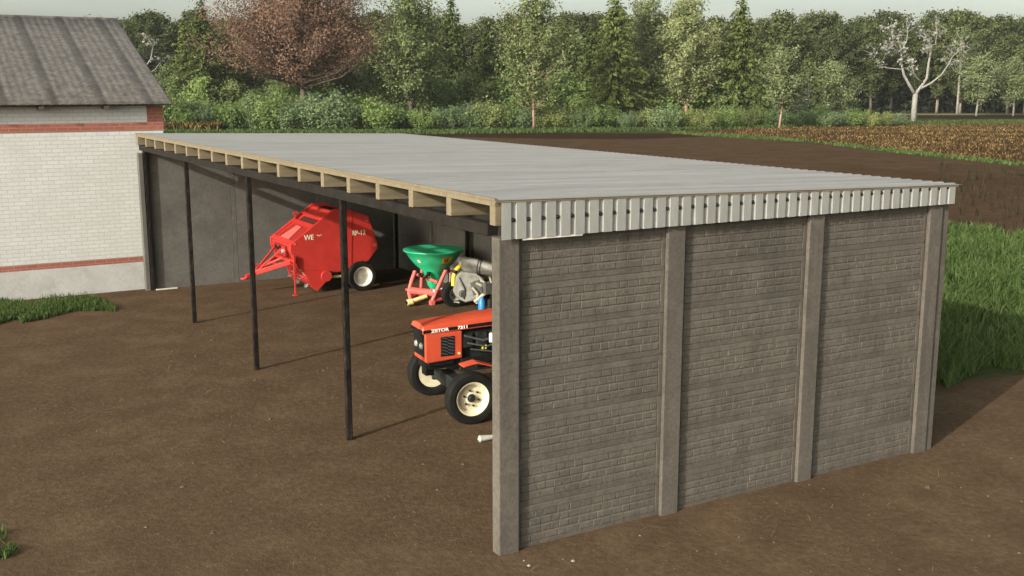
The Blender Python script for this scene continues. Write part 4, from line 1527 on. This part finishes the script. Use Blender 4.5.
m.build('seam_rib', M['dark_grey'], hsg, smooth=True)
m = MB()
m.lathe([(0.0, -0.03), (0.07, -0.03), (0.09, 0.0), (0.09, 0.03)], 16, 'y', g(-0.22, -0.16, 0.34))
m.build('bearing_cap', M['dark_grey'], hsg, smooth=True)
m = MB()
m.tube([g(-0.52, -0.02, 0.80), g(-0.53, -0.04, 0.14), g(-0.30, -0.12, 0.13)], 0.02, 8)
m.tube([g(-0.52, -0.02, 0.80), g(-0.30, 0.10, 0.82)], 0.018, 8)
m.build('pipe_frame', M['grey_metal'], imp, smooth=True)
m = MB()
m.tube([g(-0.24, 0.0, 1.01), g(-0.36, -0.06, 0.90), g(-0.41, -0.08, 0.84)], 0.05, 12)
m.tube([g(-0.41, -0.08, 0.82), g(-0.44, -0.10, 0.66), g(-0.44, -0.10, 0.52)], 0.052, 12)
m.build('hose', M['yellow'], imp, smooth=True)
m = MB()
m.tube([g(-0.385, -0.07, 0.87), g(-0.42, -0.09, 0.80)], 0.056, 12)
m.build('hose_clamp', M['black'], imp, smooth=True)
# linkage, levers and pipes
m = MB()
m.tube([g(0.05, -0.20, 0.16), g(0.28, -0.22, 0.36), g(0.48, -0.24, 0.52)], 0.045, 10)
m.tube([g(0.08, -0.18, 0.60), g(0.30, -0.2, 0.50), g(0.52, -0.22, 0.60)], 0.03, 8)
m.tube([g(0.18, -0.2, 0.70), g(0.34, -0.22, 0.56), g(0.30, -0.22, 0.40)], 0.028, 8)
m.tube([g(0.40, -0.24, 0.76), g(0.46, -0.24, 0.50), g(0.52, -0.22, 0.20)], 0.024, 8)
m.tube([g(0.0, -0.2, 0.50), g(0.12, -0.22, 0.36), g(0.10, -0.2, 0.12)], 0.03, 8)
m.tube([g(0.56, -0.2, 0.56), g(0.70, -0.2, 0.34), g(0.72, -0.2, 0.12)], 0.03, 8)
m.build('linkage', M['beige_metal'], imp, smooth=True)
m = MB()
m.lathe([(0, -0.04), (0.06, -0.04), (0.06, 0.04), (0, 0.04)], 12, 'x', g(0.22, -0.22, 0.46))
m.lathe([(0, -0.03), (0.045, -0.03), (0.045, 0.03), (0, 0.03)], 12, 'x', g(0.38, -0.24, 0.60))
m.box(tuple(np.array(g(0.36, -0.20, 0.5)) - 0.14), tuple(np.array(g(0.36, -0.20, 0.52)) + 0.10))
m.build('gearbox', M['dark_grey'], imp, bevel=0.01)
m = MB()
m.lathe([(0.0, 0.02), (0.085, 0.02), (0.085, 0.22), (0.06, 0.25), (0.05, 0.30), (0.0, 0.30)], 16, 'z', g(0.22, -0.40, 0.0))
m.build('cylinder', M['blue'], imp, smooth=True)
m = MB()
m.lathe([(0.0, 0.02), (0.055, 0.02), (0.055, 0.26), (0.0, 0.28)], 12, 'z', g(0.40, -0.38, 0.0))
m.tube([g(0.50, -0.3, 0.34), g(0.70, -0.3, 0.40), g(0.9, -0.28, 0.32)], 0.045, 10)
m.build('hydraulic_ram', M['engine'], imp, smooth=True)
m = MB()
m.box((0.2, -0.05, 0.28), (1.0, 0.6, 0.44))
m.box((0.25, 0.0, 0.44), (0.9, 0.5, 0.72))
m.build('chassis', M['grey_metal'], imp, bevel=0.02)
wheel(imp, (-0.36, 0.24, 0.31), 0.31, 0.2, 0.15, M['grey_metal'], -1, 16)
wheel(imp, (0.75, 0.75, 0.27), 0.27, 0.16, 0.14, M['grey_metal'], 1, 16)

# ------------------------------------------------------------------ small things on the ground
m = MB()
P0, P1 = gp(478, 439, 0.05), gp(500, 436, 0.05)
m.tube([P0, tuple(np.array(P0) * 0.93 + np.array(P1) * 0.07), tuple(np.array(P0) * 0.7 + np.array(P1) * 0.3), P1], [0.015, 0.05, 0.045, 0.022], 10)
o = m.build('stone', M['stone'], None, smooth=True)
tag(o, 'long pale stone lying on the dirt inside the near corner post', 'stone')
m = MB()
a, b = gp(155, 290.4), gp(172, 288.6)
m.box((0.14, 17.74, 0.008), (0.66, 17.80, 0.035))  # pale strip modelled in place of the gap of light under the end wall
o = m.build('light_gap_strip', M['light_gap_strip'], None, bevel=0.005)
tag(o, 'short pale strip standing in for the gap of light under the end wall by the corner post', 'light_gap_strip')
for i, (px, py, s_, lb) in enumerate(((529, 566, 0.022, 'pale pebble nearest the foot of the near corner post'), (573, 561.5, 0.024, 'pale pebble on the dirt before the first wall bay, furthest along the wall'),
                                      (524, 561, 0.014, 'tiniest pale pebble just before the near corner post'), (640, 536, 0.014, 'tiny pebble on the dirt near the second gable post'))):
    q = gp(px, py)
    bm = bmesh.new()
    bmesh.ops.create_icosphere(bm, subdivisions=2, radius=s_)
    rg = random.Random(i)
    for v in bm.verts:
        v.co *= rg.uniform(0.85, 1.15)
        v.co.z *= 0.6
    me = bpy.data.meshes.new('pebble')
    bm.to_mesh(me)
    bm.free()
    me.materials.append(M['pebble'])
    o = link_mesh('pebble', me)
    o.location = (q[0], q[1], s_ * 0.2)
    tag(o, lb, 'pebble', 'pale pebbles on the dirt in front of the gable wall')


# ------------------------------------------------------------------ trees
def leaf_quads(name, C, size, mat, rng, up=0.3, along=None, aspect=0.55):
    """one small diamond leaf (or needle spray) at every point of C"""
    n = len(C)
    nrm = rng.normal(0, 1, (n, 3))
    nrm[:, 2] = np.abs(nrm[:, 2]) + up
    hr = np.hypot(C[:, 0], C[:, 1])[:, None] + 0.3
    nrm[:, :2] += 1.1 * C[:, :2] / hr
    nrm /= np.linalg.norm(nrm, axis=1)[:, None]
    d = rng.normal(0, 1, (n, 3)) if along is None else along + rng.normal(0, 0.35, (n, 3))
    d -= nrm * (d * nrm).sum(1)[:, None]
    d /= np.linalg.norm(d, axis=1)[:, None] + 1e-9
    e = np.cross(nrm, d)
    s = size * rng.uniform(0.6, 1.35, n)
    a = (s * 0.5)[:, None]
    b = (s * 0.5 * aspect)[:, None]
    V = np.stack([C - d * a, C + e * b - d * a * 0.1, C + d * a, C - e * b - d * a * 0.1], 1)
    return raw_mesh(name, V.reshape(-1, 3), np.arange(4 * n), 4, mat)


def spruce(h, r0, seed, leaf=0.5, mat='spruce', bark='dark_bark', low=0.05):
    rng = np.random.default_rng(seed)
    C, A = [], []
    tr = MB()
    tr.tube([(0, 0, -0.2), (0.05, 0.02, h * 0.5), (0, 0, h * 0.985)], [0.022 * h * 0.55, 0.013 * h * 0.6, 0.02], 8)
    z = low * h
    while z < h * 0.985:
        t = (z - low * h) / (h * (1 - low))
        R_ = r0 * 1.22 * ((1 - t) ** 0.9) + 0.15
        nb = int(rng.integers(5, 9)) if t < 0.85 else 4
        a0 = rng.uniform(0, 6.28)
        for k_ in range(nb):
            a = a0 + 6.283 * k_ / nb + rng.normal(0, 0.22)
            ln = R_ * rng.uniform(0.5, 1.22)
            st = np.array([math.cos(a), math.sin(a), 0.0])
            lift = 0.25 if t > 0.6 else 0.0
            npt = max(2, int(ln / 0.20))
            tt = np.linspace(0.12, 1, npt)
            zz = z + lift * tt * ln - 0.34 * ln * (tt ** 1.7) + 0.10 * ln * np.clip(tt - 0.75, 0, 1) * 3
            core = np.c_[st[0] * tt * ln, st[1] * tt * ln, zz]
            if ln > 1.2 and rng.uniform() < 0.25:
                tr.tube([tuple(core[0] * [0, 0, 1]), tuple(core[len(core) // 2]), tuple(core[-1])], [0.05, 0.03, 0.01], 5)
            for rep in range(3):
                side = np.array([-st[1], st[0], 0]) * rng.normal(0, 1, npt)[:, None] * (0.10 + 0.22 * tt[:, None]) * min(1, ln / 2)
                C.append(core + side + rng.normal(0, 0.06, (npt, 3)) + np.array([0, 0, -1]) * rng.uniform(0, 0.22, npt)[:, None])
                A.append(np.tile(st + np.array([0, 0, -0.45]), (npt, 1)) + side * 1.5)
        z += rng.uniform(0.26, 0.48) * (1.0 if t < 0.7 else 0.85)
    C = np.vstack(C)
    A = np.vstack(A)
    return tr, leaf_quads('crown', C, leaf, M[mat], rng, 0.5, A, 0.42), bark


def leafy(h, rad, z0, seed, leaf=0.35, n_limb=60, per=180, mat='leaf_mid', bark='grey_bark', shape=1.0, trunk_r=None, spread=0.55, lean=(0, 0), ntop=0.97, base=0.14):
    rng = np.random.default_rng(seed)
    tr = MB()
    tr_ = trunk_r or 0.016 * h
    bend = rng.normal(0, 0.012 * h, 2)
    ax = lambda t: np.array([bend[0] * math.sin(3 * t) + lean[0] * t * h, bend[1] * math.sin(2.3 * t) + lean[1] * t * h, t * h])
    tr.tube([tuple(ax(t) + np.array([0, 0, -0.2 if t == 0 else 0])) for t in np.linspace(0, 0.95, 9)], [tr_ * (1 - 0.9 * t) for t in np.linspace(0, 0.95, 9)], 8)
    C = []
    for i in range(n_limb):
        t = z0 + (ntop - z0) * ((i + rng.uniform(0, 1)) / n_limb) ** 0.95
        s = (t - z0) / (1 - z0)
        prof_ = max(0.10, math.sin(math.pi * min(1, (s * (1 - base) + base)) ** shape)) ** 0.75
        rr = rad * 1.2 * prof_ * rng.uniform(0.38, 1.14)
        a = i * 2.399 + rng.normal(0, 0.4)
        st = ax(max(0.15, t - 0.06 - 0.10 * rng.uniform()))
        en = ax(t) + np.array([math.cos(a) * rr, math.sin(a) * rr, rng.normal(0, 0.25) + 0.15 * rr])
        mid = (st + en) / 2 + np.array([0, 0, -0.10 * rr]) + rng.normal(0, 0.12, 3)
        tr.tube([tuple(st), tuple(mid), tuple(en)], [tr_ * 0.36 * (1 - 0.6 * s), tr_ * 0.2, 0.012], 5)
        m_ = int(per * 1.6 * rng.uniform(0.5, 1.4) * (0.4 + 0.6 * prof_))
        u = rng.beta(2.4, 1.1, m_)[:, None]
        line = st * (1 - u) ** 2 + 2 * mid * u * (1 - u) + en * u ** 2
        C.append(line + rng.normal(0, 1, (m_, 3)) * spread * (0.35 + 0.65 * u) * np.array([1, 1, 0.75]))
    C = np.vstack(C)
    return tr, leaf_quads('crown', C, leaf, M[mat], rng, 0.25), bark


def plant(kit, name, label, cat, loc, rz=0.0, group=None):
    tr, cm_, bark = kit
    r = thing(name, label, cat, loc, rz, group)
    tr.build('trunk', M[bark], r, smooth='all')
    link_mesh('crown', cm_, r)
    return r


def hgt(px, base, toprow):
    q = gp(px, base)
    return q, (base - toprow) * depth(q) / F * 1.0


q, h = gp(206, 122), 15.6
def place(px, base, toprow):
    q_ = gp(px, base)
    return q_, (base - toprow) * depth(q_) / F, depth(q_) / F


# front row, from left to right
q, h, s = place(190, 122.5, 12)
plant(spruce(h, 3.3, 1), 'spruce_tree', 'shorter spruce just right of the house roof, left of the taller spruce', 'tree', q, 0.3)
q, h, s = place(207, 124, -3)
plant(spruce(h, 3.2, 2), 'spruce_tree', 'taller pointed spruce between the short spruce and the copper tree', 'tree', q, 1.3)
q, h, s = place(172, 121, 66)
plant(leafy(h, 3.2, 0.1, 33, mat='leaf_mid', n_limb=50, per=110), 'leafy_tree', 'low broad green tree close beside the house roof edge', 'tree', q)
q, h, s = place(243, 122, 34)
plant(spruce(h, 3.6, 3), 'spruce_tree', 'green spruce half hidden behind the left side of the copper tree', 'tree', q, 2.1)
q, h, s = place(305, 126, -38)
plant(leafy(h, 10.4, 0.36, 4, leaf=0.30, n_limb=210, per=230, mat='leaf_copper', bark='copper_bark', shape=0.8, trunk_r=0.42, spread=1.0, base=0.3), 'copper_tree',
      'broad copper-brown leafed tree with a stout reddish trunk', 'tree', q)
q, h, s = place(268, 122, 52)
plant(leafy(h, 3.4, 0.08, 38, mat='leaf_mid', n_limb=46, per=120), 'leafy_tree', 'low green tree under the left half of the copper crown', 'tree', q)
q, h, s = place(352, 121.5, 40)
plant(leafy(h, 3.6, 0.08, 36, mat='leaf_mid', n_limb=50, per=110), 'leafy_tree', 'green tree under the right half of the copper crown', 'tree', q)
q, h, s = place(378, 121.5, 10)
plant(spruce(h, 3.0, 5), 'spruce_tree', 'narrow spruce between the copper tree and the first leafy tree', 'tree', q, 0.9)
q, h, s = place(411, 127.5, -10)
plant(leafy(h, 4.6, 0.24, 6, n_limb=85, per=120, mat='leaf_mid', bark='copper_bark'), 'leafy_tree', 'tall grey-green leafy tree with reddish trunk right of the copper tree', 'tree', q)
q, h, s = place(452, 123, -4)
plant(spruce(h, 4.2, 7), 'spruce_tree', 'broad spruce between two tall leafy trees', 'tree', q, 0.2)
q, h, s = place(486, 121, 26)
plant(spruce(h, 3.6, 17), 'spruce_tree', 'lower spruce left of the thin reddish aspen trunk', 'tree', q, 0.8)
q, h, s = place(534, 129.5, -3)
plant(leafy(h, 4.7, 0.24, 8, n_limb=85, per=100, mat='leaf_mid', bark='pink_bark', trunk_r=0.17), 'aspen_tree', 'slender aspen with a thin reddish trunk standing free in the middle', 'tree', q)
q, h, s = place(580, 121, 36)
plant(leafy(h, 3.4, 0.10, 18, mat='leaf_mid', n_limb=50, per=110), 'leafy_tree', 'lower green tree between the slender aspen and the dark spruce', 'tree', q)
q, h, s = place(614, 126, -9)
plant(spruce(h, 5.2, 9), 'spruce_tree', 'big dark spruce with wide skirts at the centre right', 'tree', q, 1.0)
q, h, s = place(642, 124, -2)
plant(leafy(h, 3.6, 0.35, 10, n_limb=70, per=110, mat='leaf_pale', bark='pink_bark'), 'leafy_tree', 'pale leafy tree with pinkish trunk against the big dark spruce', 'tree', q)
q, h, s = place(686, 125, -2)
plant(leafy(h, 4.8, 0.22, 11, n_limb=95, per=120, mat='leaf_pale', bark='pink_bark'), 'leafy_tree', 'tall full-crowned pale green tree between the two pointed spruces', 'tree', q)
q, h, s = place(738, 125, -3)
plant(spruce(h, 4.6, 12), 'spruce_tree', 'right-hand pointed spruce rising alone above the skyline', 'tree', q, 2.6)
q, h, s = place(768, 121, 38)
plant(spruce(h, 2.8, 22), 'spruce_tree', 'smaller spruce behind the little pale tree', 'tree', q, 0.6)
q, h, s = place(779, 128.5, 47)
plant(leafy(h, 3.3, 0.30, 13, n_limb=50, per=80, mat='leaf_pale', bark='pink_bark', trunk_r=0.15), 'leafy_tree', 'little pale green tree with a short bare trunk', 'tree', q)
q, h, s = place(797, 122, 78)
plant(leafy(h, 1.9, 0.3, 14, n_limb=26, per=22, mat='leaf_grey', bark='pale_bark', trunk_r=0.11, spread=0.3), 'sapling', 'pale grey-trunked sapling with few leaves beside the little pale tree', 'tree', q)


for px, base, top_, r_, sd, lb in ((322, 121, 20, 3.2, 61, 'spruce seen through the right side of the copper crown'), (430, 122, 8, 3.2, 62, 'narrow spruce squeezed between the reddish-trunked leafy tree and the broad spruce'),
                                   (508, 121.5, 14, 3.4, 63, 'spruce just left of the slender aspen crown'), (562, 121.5, 12, 3.2, 64, 'spruce just right of the slender aspen crown'), (590, 122, 24, 3.4, 65, 'shorter spruce at the left skirt of the big dark spruce'),
                                   (662, 122, 22, 3.0, 66, 'spruce between the pinkish trunk and the full-crowned pale tree'), (712, 122, 20, 3.2, 67, 'spruce between the full-crowned pale tree and the lone pointed spruce'),
                                   (227, 123, 20, 3.0, 68, 'spruce at the left edge of the copper crown, right of the taller pointed spruce'), (806, 119, 52, 3.0, 69, 'low spruce behind the grey-trunked sapling')):
    q, h, s = place(px, base, top_)
    plant(spruce(h, r_, sd), 'spruce_tree', lb, 'tree', q, sd * 0.7)
ykits = [leafy(6.5, 2.6, 0.04, 71, mat='leaf_mid', n_limb=44, per=90, spread=0.5), leafy(6.5, 2.8, 0.04, 72, mat='bush_green', n_limb=44, per=90, spread=0.5)]
ymarks = [(160, 'the house roof corner'), (303, 'the copper trunk'), (411, 'the first reddish trunk'), (534, 'the slender aspen trunk'), (614, 'the big dark spruce'), (686, 'the full-crowned pale tree'), (738, 'the lone pointed spruce')]
yo = ['first', 'second', 'third', 'fourth', 'fifth', 'sixth', 'seventh', 'eighth']
ycount = {}
yprot = []
rgy = random.Random(9)
px = 182.0
while px < 770:
    q, h, s = place(px, 124.5 + rgy.uniform(-0.5, 0.5), rgy.uniform(70, 92))
    mk = [m_ for m_ in ymarks if m_[0] <= px][-1]
    ycount[mk] = ycount.get(mk, 0) + 1
    lb = f'low leafy young tree behind the hedge, {yo[ycount[mk]-1]} right of {mk[1]}'
    k_ = rgy.randrange(2)
    if len(yprot) < 2:
        o = plant(ykits[len(yprot)], 'young_tree', lb, 'tree', q, 0, 'young trees behind the hedge')
        o.scale = (h / 6.5,) * 3
        yprot.append(o)
    else:
        dup(yprot[k_], q, rgy.uniform(0, 6.28), (h / 6.5 * 1.15, h / 6.5 * 1.15, h / 6.5), lb)
    px += rgy.uniform(20, 30)


# the bare tree: limbs follow the real one, with depth of their own
def bare(limbs, px, base, seed, leaves, bark='bare_bark', size=0.46, mat='leaf_white', twigs=4):
    rng = np.random.default_rng(seed)
    q_ = gp(px, base)
    s_ = depth(q_) / F
    tr = MB()
    ends = []
    for pts, r0, r1, dep in limbs:
        P_ = []
        for i, (x, y) in enumerate(pts):
            t = i / (len(pts) - 1)
            u, z = (x - px) * s_, (base - y) * s_
            v_ = dep[0] + (dep[1] - dep[0]) * t
            P_.append(np.array([u * ux - v_ * uy, u * uy + v_ * ux, z]))
        n_ = len(P_)
        tr.tube([tuple(p_) for p_ in P_], [r0 + (r1 - r0) * i / (n_ - 1) for i in range(n_)], 8)
        for i in range(1, n_):
            for k_ in range(twigs if i >= n_ / 2 and r1 < 0.1 else 0):
                e = P_[i] + rng.normal(0, 0.75, 3) * np.array([1, 1, 0.8]) + np.array([0, 0, 0.5])
                mid = (P_[i] + e) / 2 + rng.normal(0, 0.15, 3)
                tr.tube([tuple(P_[i]), tuple(mid), tuple(e)], [max(0.035, r1 * 0.5), 0.028, 0.015], 5)
                ends.append(e)
                ends.append(mid)
    ends = np.array(ends)
    idx = rng.integers(0, len(ends), leaves)
    C = ends[idx] + rng.normal(0, 0.2, (leaves, 3))
    return (tr, leaf_quads('crown', C, size, M[mat], rng, 0.2), bark), q_


def Z(x, y):
    return (800 + x / 4.116, y / 4.116)


limbs = [([(913.4, 123), (913.2, 108), (913.5, 94)], 0.42, 0.34, (0, 0)),
         ([Z(466, 392), Z(440, 355), Z(412, 312), Z(397, 262), Z(393, 215), Z(378, 175), Z(350, 150), Z(330, 125)], 0.24, 0.05, (0, -0.8)),
         ([Z(397, 245), Z(365, 218), Z(330, 222), Z(300, 210)], 0.10, 0.04, (-0.4, -2.2)),
         ([Z(405, 290), Z(360, 285), Z(318, 275), Z(312, 240)], 0.08, 0.04, (-0.2, 1.6)),
         ([Z(393, 215), Z(415, 180), Z(422, 140), Z(418, 100)], 0.09, 0.03, (-0.6, 0.8)),
         ([Z(468, 388), Z(490, 358), Z(512, 325), Z(516, 270), Z(524, 215), Z(520, 190), Z(498, 165), Z(475, 148)], 0.24, 0.06, (0, 0.9)),
         ([Z(522, 195), Z(545, 190), Z(552, 150), Z(548, 105)], 0.09, 0.04, (0.7, 1.6)),
         ([Z(500, 345), Z(465, 325), Z(445, 305), Z(430, 275)], 0.12, 0.05, (0.2, -1.4)),
         ([Z(485, 368), Z(525, 345), Z(560, 312), Z(582, 270), Z(590, 240), Z(620, 210)], 0.16, 0.04, (0.1, -1.8)),
         ([Z(516, 250), Z(500, 225), Z(480, 215)], 0.06, 0.03, (0.5, -0.6))]
kit, q = bare(limbs, 913.3, 123, 5, 900)
plant(kit, 'bare_tree', 'nearly bare pale grey tree with forked trunk standing at the field edge', 'tree', q)
limbs = [([(146, 116), (147, 88), (146, 70)], 0.3, 0.2, (0, 0)), ([(146, 72), (138, 58), (132, 44), (131, 38)], 0.14, 0.03, (0, -1)), ([(146, 72), (154, 60), (156, 48), (150, 38)], 0.14, 0.03, (0, 1)),
         ([(147, 78), (160, 70), (168, 62)], 0.1, 0.03, (0, -1.4)), ([(146, 80), (136, 72), (128, 66)], 0.1, 0.03, (0, 1.2))]
kit, q = bare(limbs, 146, 119, 6, 230)
plant(kit, 'bare_tree', 'thin grey half-bare tree rising behind the house roof edge', 'tree', q)
q, h, s = place(152, 118, 52)
plant(leafy(h, 3.6, 0.12, 37, mat='leaf_dark', n_limb=60, per=120), 'leafy_tree', 'very dark tree behind the thin half-bare tree by the house', 'tree', q)

# mid-distance young trees before the far forest
q, h, s = place(834, 117, 64)
plant(leafy(h, 3.8, 0.12, 41, mat='leaf_pale', n_limb=60, per=160, bark='pale_bark'), 'leafy_tree', 'light green young tree before the far forest left of the bare tree', 'tree', q)
q, h, s = place(976, 116, 55)
plant(leafy(h, 3.4, 0.30, 42, mat='leaf_pale', n_limb=50, per=150, bark='pale_bark', trunk_r=0.2, lean=(0.03, 0)), 'birch_tree', 'birch with white trunk and light green crown right of the bare tree', 'tree', q)
q, h, s = place(957, 114, 26)
plant(leafy(h, 2.9, 0.5, 43, mat='leaf_mid', n_limb=30, per=40, bark='pale_bark', trunk_r=0.26, spread=0.5), 'birch_tree', 'thinly leaved birch with a tall pale trunk before the dark forest', 'tree', q)
q, h, s = place(1013, 116, 58)
plant(leafy(h, 2.6, 0.28, 44, mat='leaf_pale', n_limb=40, per=120, bark='grey_bark', trunk_r=0.17, lean=(-0.03, 0)), 'leafy_tree', 'young tree with slanting brown trunk at the far right edge', 'tree', q)

# bushes in front of the trees, each with a label of its own
shapes = []
for i in range(5):
    rng = np.random.default_rng(100 + i)
    C = []
    st = MB()
    nb = 26
    for k in range(nb):
        a = rng.uniform(0, 6.28)
        rr = rng.uniform(0.2, 1.0) ** 0.7
        top_ = np.array([math.cos(a) * rr * 1.7, math.sin(a) * rr * 1.7, (1 - 0.55 * rr * rr) * rng.uniform(0.7, 1.0) * 3.0])
        st.tube([(math.cos(a) * 0.2, math.sin(a) * 0.2, -0.1), tuple(top_ * [0.55, 0.55, 0.6]), tuple(top_)], [0.04, 0.025, 0.01], 4)
        m_ = int(rng.integers(95, 170))
        u = rng.beta(1.7, 1.0, m_)[:, None]
        line = top_ * np.array([1, 1, 1]) * np.c_[u ** 0.8, u ** 0.8, u]
        C.append(line + rng.normal(0, 0.26, (m_, 3)))
    C = np.vstack(C)
    C[:, 2] = np.abs(C[:, 2]) + 0.03
    shapes.append((st, C, rng))
bush_proto = {}
marks = [(150, 'beside the house roof'), (207, 'the taller pointed spruce'), (303, "the copper tree's trunk"), (411, 'the reddish trunk of the leafy tree'), (534, 'the slender aspen trunk'), (614, 'the big dark spruce'),
         (686, 'the tall full-crowned pale tree'), (738, 'the right-hand pointed spruce'), (779, 'the little pale tree'), (913, 'the bare tree')]
colour_word = {'bush_blue': 'bluish green', 'bush_yellow': 'yellowish green', 'bush_green': 'grass green'}
rg = random.Random(5)
count = {}
ordw = ['first', 'second', 'third', 'fourth', 'fifth', 'sixth', 'seventh', 'eighth', 'ninth', 'tenth', 'eleventh', 'twelfth', 'thirteenth', 'fourteenth']
px = 166.0
while px < 906:
    colr = rg.choices(['bush_blue', 'bush_yellow', 'bush_green'], [3, 3, 4])[0]
    if 555 < px < 575:
        colr = 'bush_yellow'
    sh = rg.randrange(5)
    low_r = px > 780
    base = 128.8 - (2.2 if 746 < px <= 820 else 0) - (px - 780) / 120 * 3.0 * (px > 780) + rg.uniform(-0.8, 0.3)
    q_ = gp(px, base)
    toph = rg.uniform(30, 44) if px < 400 else rg.uniform(22, 34) if px < 520 else rg.uniform(18, 29) if px < 740 else rg.uniform(15, 22)
    hh = toph * depth(q_) / F
    sc_ = hh / 3.0
    key = (colr, sh)
    mark = [mk for mk in marks if mk[0] <= px][-1]
    kk = (mark[0])
    count[kk] = count.get(kk, 0) + 1
    if mark[0] == 150:
        lb = f'{colour_word[colr]} hedge bush, {ordw[count[kk]-1]} one right of the house roof'
    else:
        lb = f'{colour_word[colr]} hedge bush, {ordw[count[kk]-1]} one right of {mark[1]}'
    if key not in bush_proto:
        st, C, rng = shapes[sh]
        root = thing('bush', lb, 'bush', q_, 0, 'bushes in a row before the trees')
        if sh not in [k_[1] for k_ in bush_proto]:
            st.build('stem', M['dark_bark'], root, smooth='all')
        else:
            src = [bush_proto[k_] for k_ in bush_proto if k_[1] == sh][0]
            sc_o = [c for c in src.children if c.name.startswith('stem')][0].copy()
            COL.objects.link(sc_o)
            sc_o.parent = root
        link_mesh('foliage', leaf_quads('foliage', C, 0.2, M[colr], rng, 0.4), root)
        root.rotation_euler = (0, 0, rg.uniform(0, 6.28))
        root.scale = (sc_ * rg.uniform(1.0, 1.3), sc_ * rg.uniform(0.9, 1.2), sc_)
        bush_proto[key] = root
    else:
        dup(bush_proto[key], q_, rg.uniform(0, 6.28), (sc_ * rg.uniform(1.0, 1.3), sc_ * rg.uniform(0.9, 1.2), sc_), lb)
    px += rg.uniform(13, 21) if not low_r else rg.uniform(11, 16)

# the far forest: four kinds of tree, each one a copy of its own
fproto = []
specs = [(19, 4.0, 0.24, 51, 'leaf_forest', 'grey_bark'), (20, 4.4, 0.3, 52, 'leaf_forest', 'dark_bark'), (18, 3.7, 0.2, 53, 'leaf_forest', 'grey_bark'), (21, 4.0, 0.34, 54, 'leaf_forest', 'dark_bark')]
FL = 'dense green broadleaved tree standing in the far forest edge'
FG = 'trees of the far forest'
rg = random.Random(17)
spots = []
x = 130
while x < 1200:
    spots.append((x, 113.4 + rg.uniform(-0.6, 0.4), 1))
    x += rg.uniform(17, 27)
x = -170
while x < 1180:
    spots.append((x, 110.8 + rg.uniform(-0.5, 0.3), 2))
    x += rg.uniform(15, 24)
x = 780
while x < 1080:
    spots.append((x, 108.4 + rg.uniform(-0.4, 0.3), 3))
    x += rg.uniform(14, 20)
for i, (px, base, row) in enumerate(spots):
    q_ = gp(px, base)
    toprow = rg.uniform(13, 30) - (2 if row > 1 else 0) + (9 if px > 780 and row == 1 else 0)
    hh = (base - toprow) * depth(q_) / F
    kind = rg.randrange(4)
    if len(fproto) < 4:
        h_, r_, z_, sd_, mt_, bk_ = specs[len(fproto)]
        kit = leafy(h_, r_, z_, sd_, leaf=0.5, n_limb=62, per=135, mat=mt_, bark=bk_, spread=0.52, shape=1.35, base=0.16)
        o = plant(kit, 'forest_tree', FL, 'tree', q_, rg.uniform(0, 6), FG)
        o.scale = (hh / h_,) * 3
        fproto.append((o, h_))
    else:
        pr_, h_ = fproto[kind]
        s_ = hh / h_
        dup(pr_, q_, rg.uniform(0, 6.28), (s_ * rg.uniform(0.95, 1.25), s_ * rg.uniform(0.95, 1.25), s_))
# undergrowth that closes the forest edge
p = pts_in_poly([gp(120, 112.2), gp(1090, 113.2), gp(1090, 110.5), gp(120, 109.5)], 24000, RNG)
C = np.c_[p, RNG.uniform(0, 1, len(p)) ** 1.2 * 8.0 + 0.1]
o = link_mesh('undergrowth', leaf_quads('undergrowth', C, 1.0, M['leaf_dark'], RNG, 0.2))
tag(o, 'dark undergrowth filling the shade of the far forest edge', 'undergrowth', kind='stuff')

# two faint wires along the far right
for py in (73.5, 80.5):
    a = np.array(gp(820, 121))
    b = np.array(gp(1200, 121))
    k = depth(a) / F
    za = CAM[2] + (86.9 - py) * k
    m = MB()
    pts = []
    for t in np.linspace(0, 1, 12):
        q = a + (b - a) * t
        pts.append((q[0], q[1], za - 0.5 * (1 - (2 * t - 1) ** 2) + 0.3))
    m.tube(pts, 0.022, 5)
    o = m.build('overhead_wire', M['black'], None)
    tag(o, 'upper thin black overhead wire crossing before the far forest' if py < 75 else 'lower thin black overhead wire crossing before the far forest', 'wire', 'overhead wires')


# ------------------------------------------------------------------ the air
m = MB()
m.box((-640, -340, -1.0), (940, 940, 45.0))
hz, t, out = newmat('haze')
pv = t.nodes.new('ShaderNodeVolumePrincipled')
pv.inputs['Color'].default_value = (0.86, 0.90, 0.82, 1)
pv.inputs['Density'].default_value = 0.00018
pv.inputs['Anisotropy'].default_value = 0.2
t.links.new(pv.outputs[0], out.inputs['Volume'])
o = m.build('haze', hz)
tag(o, 'thin pale haze in the air over the whole farm', 'haze', kind='stuff')
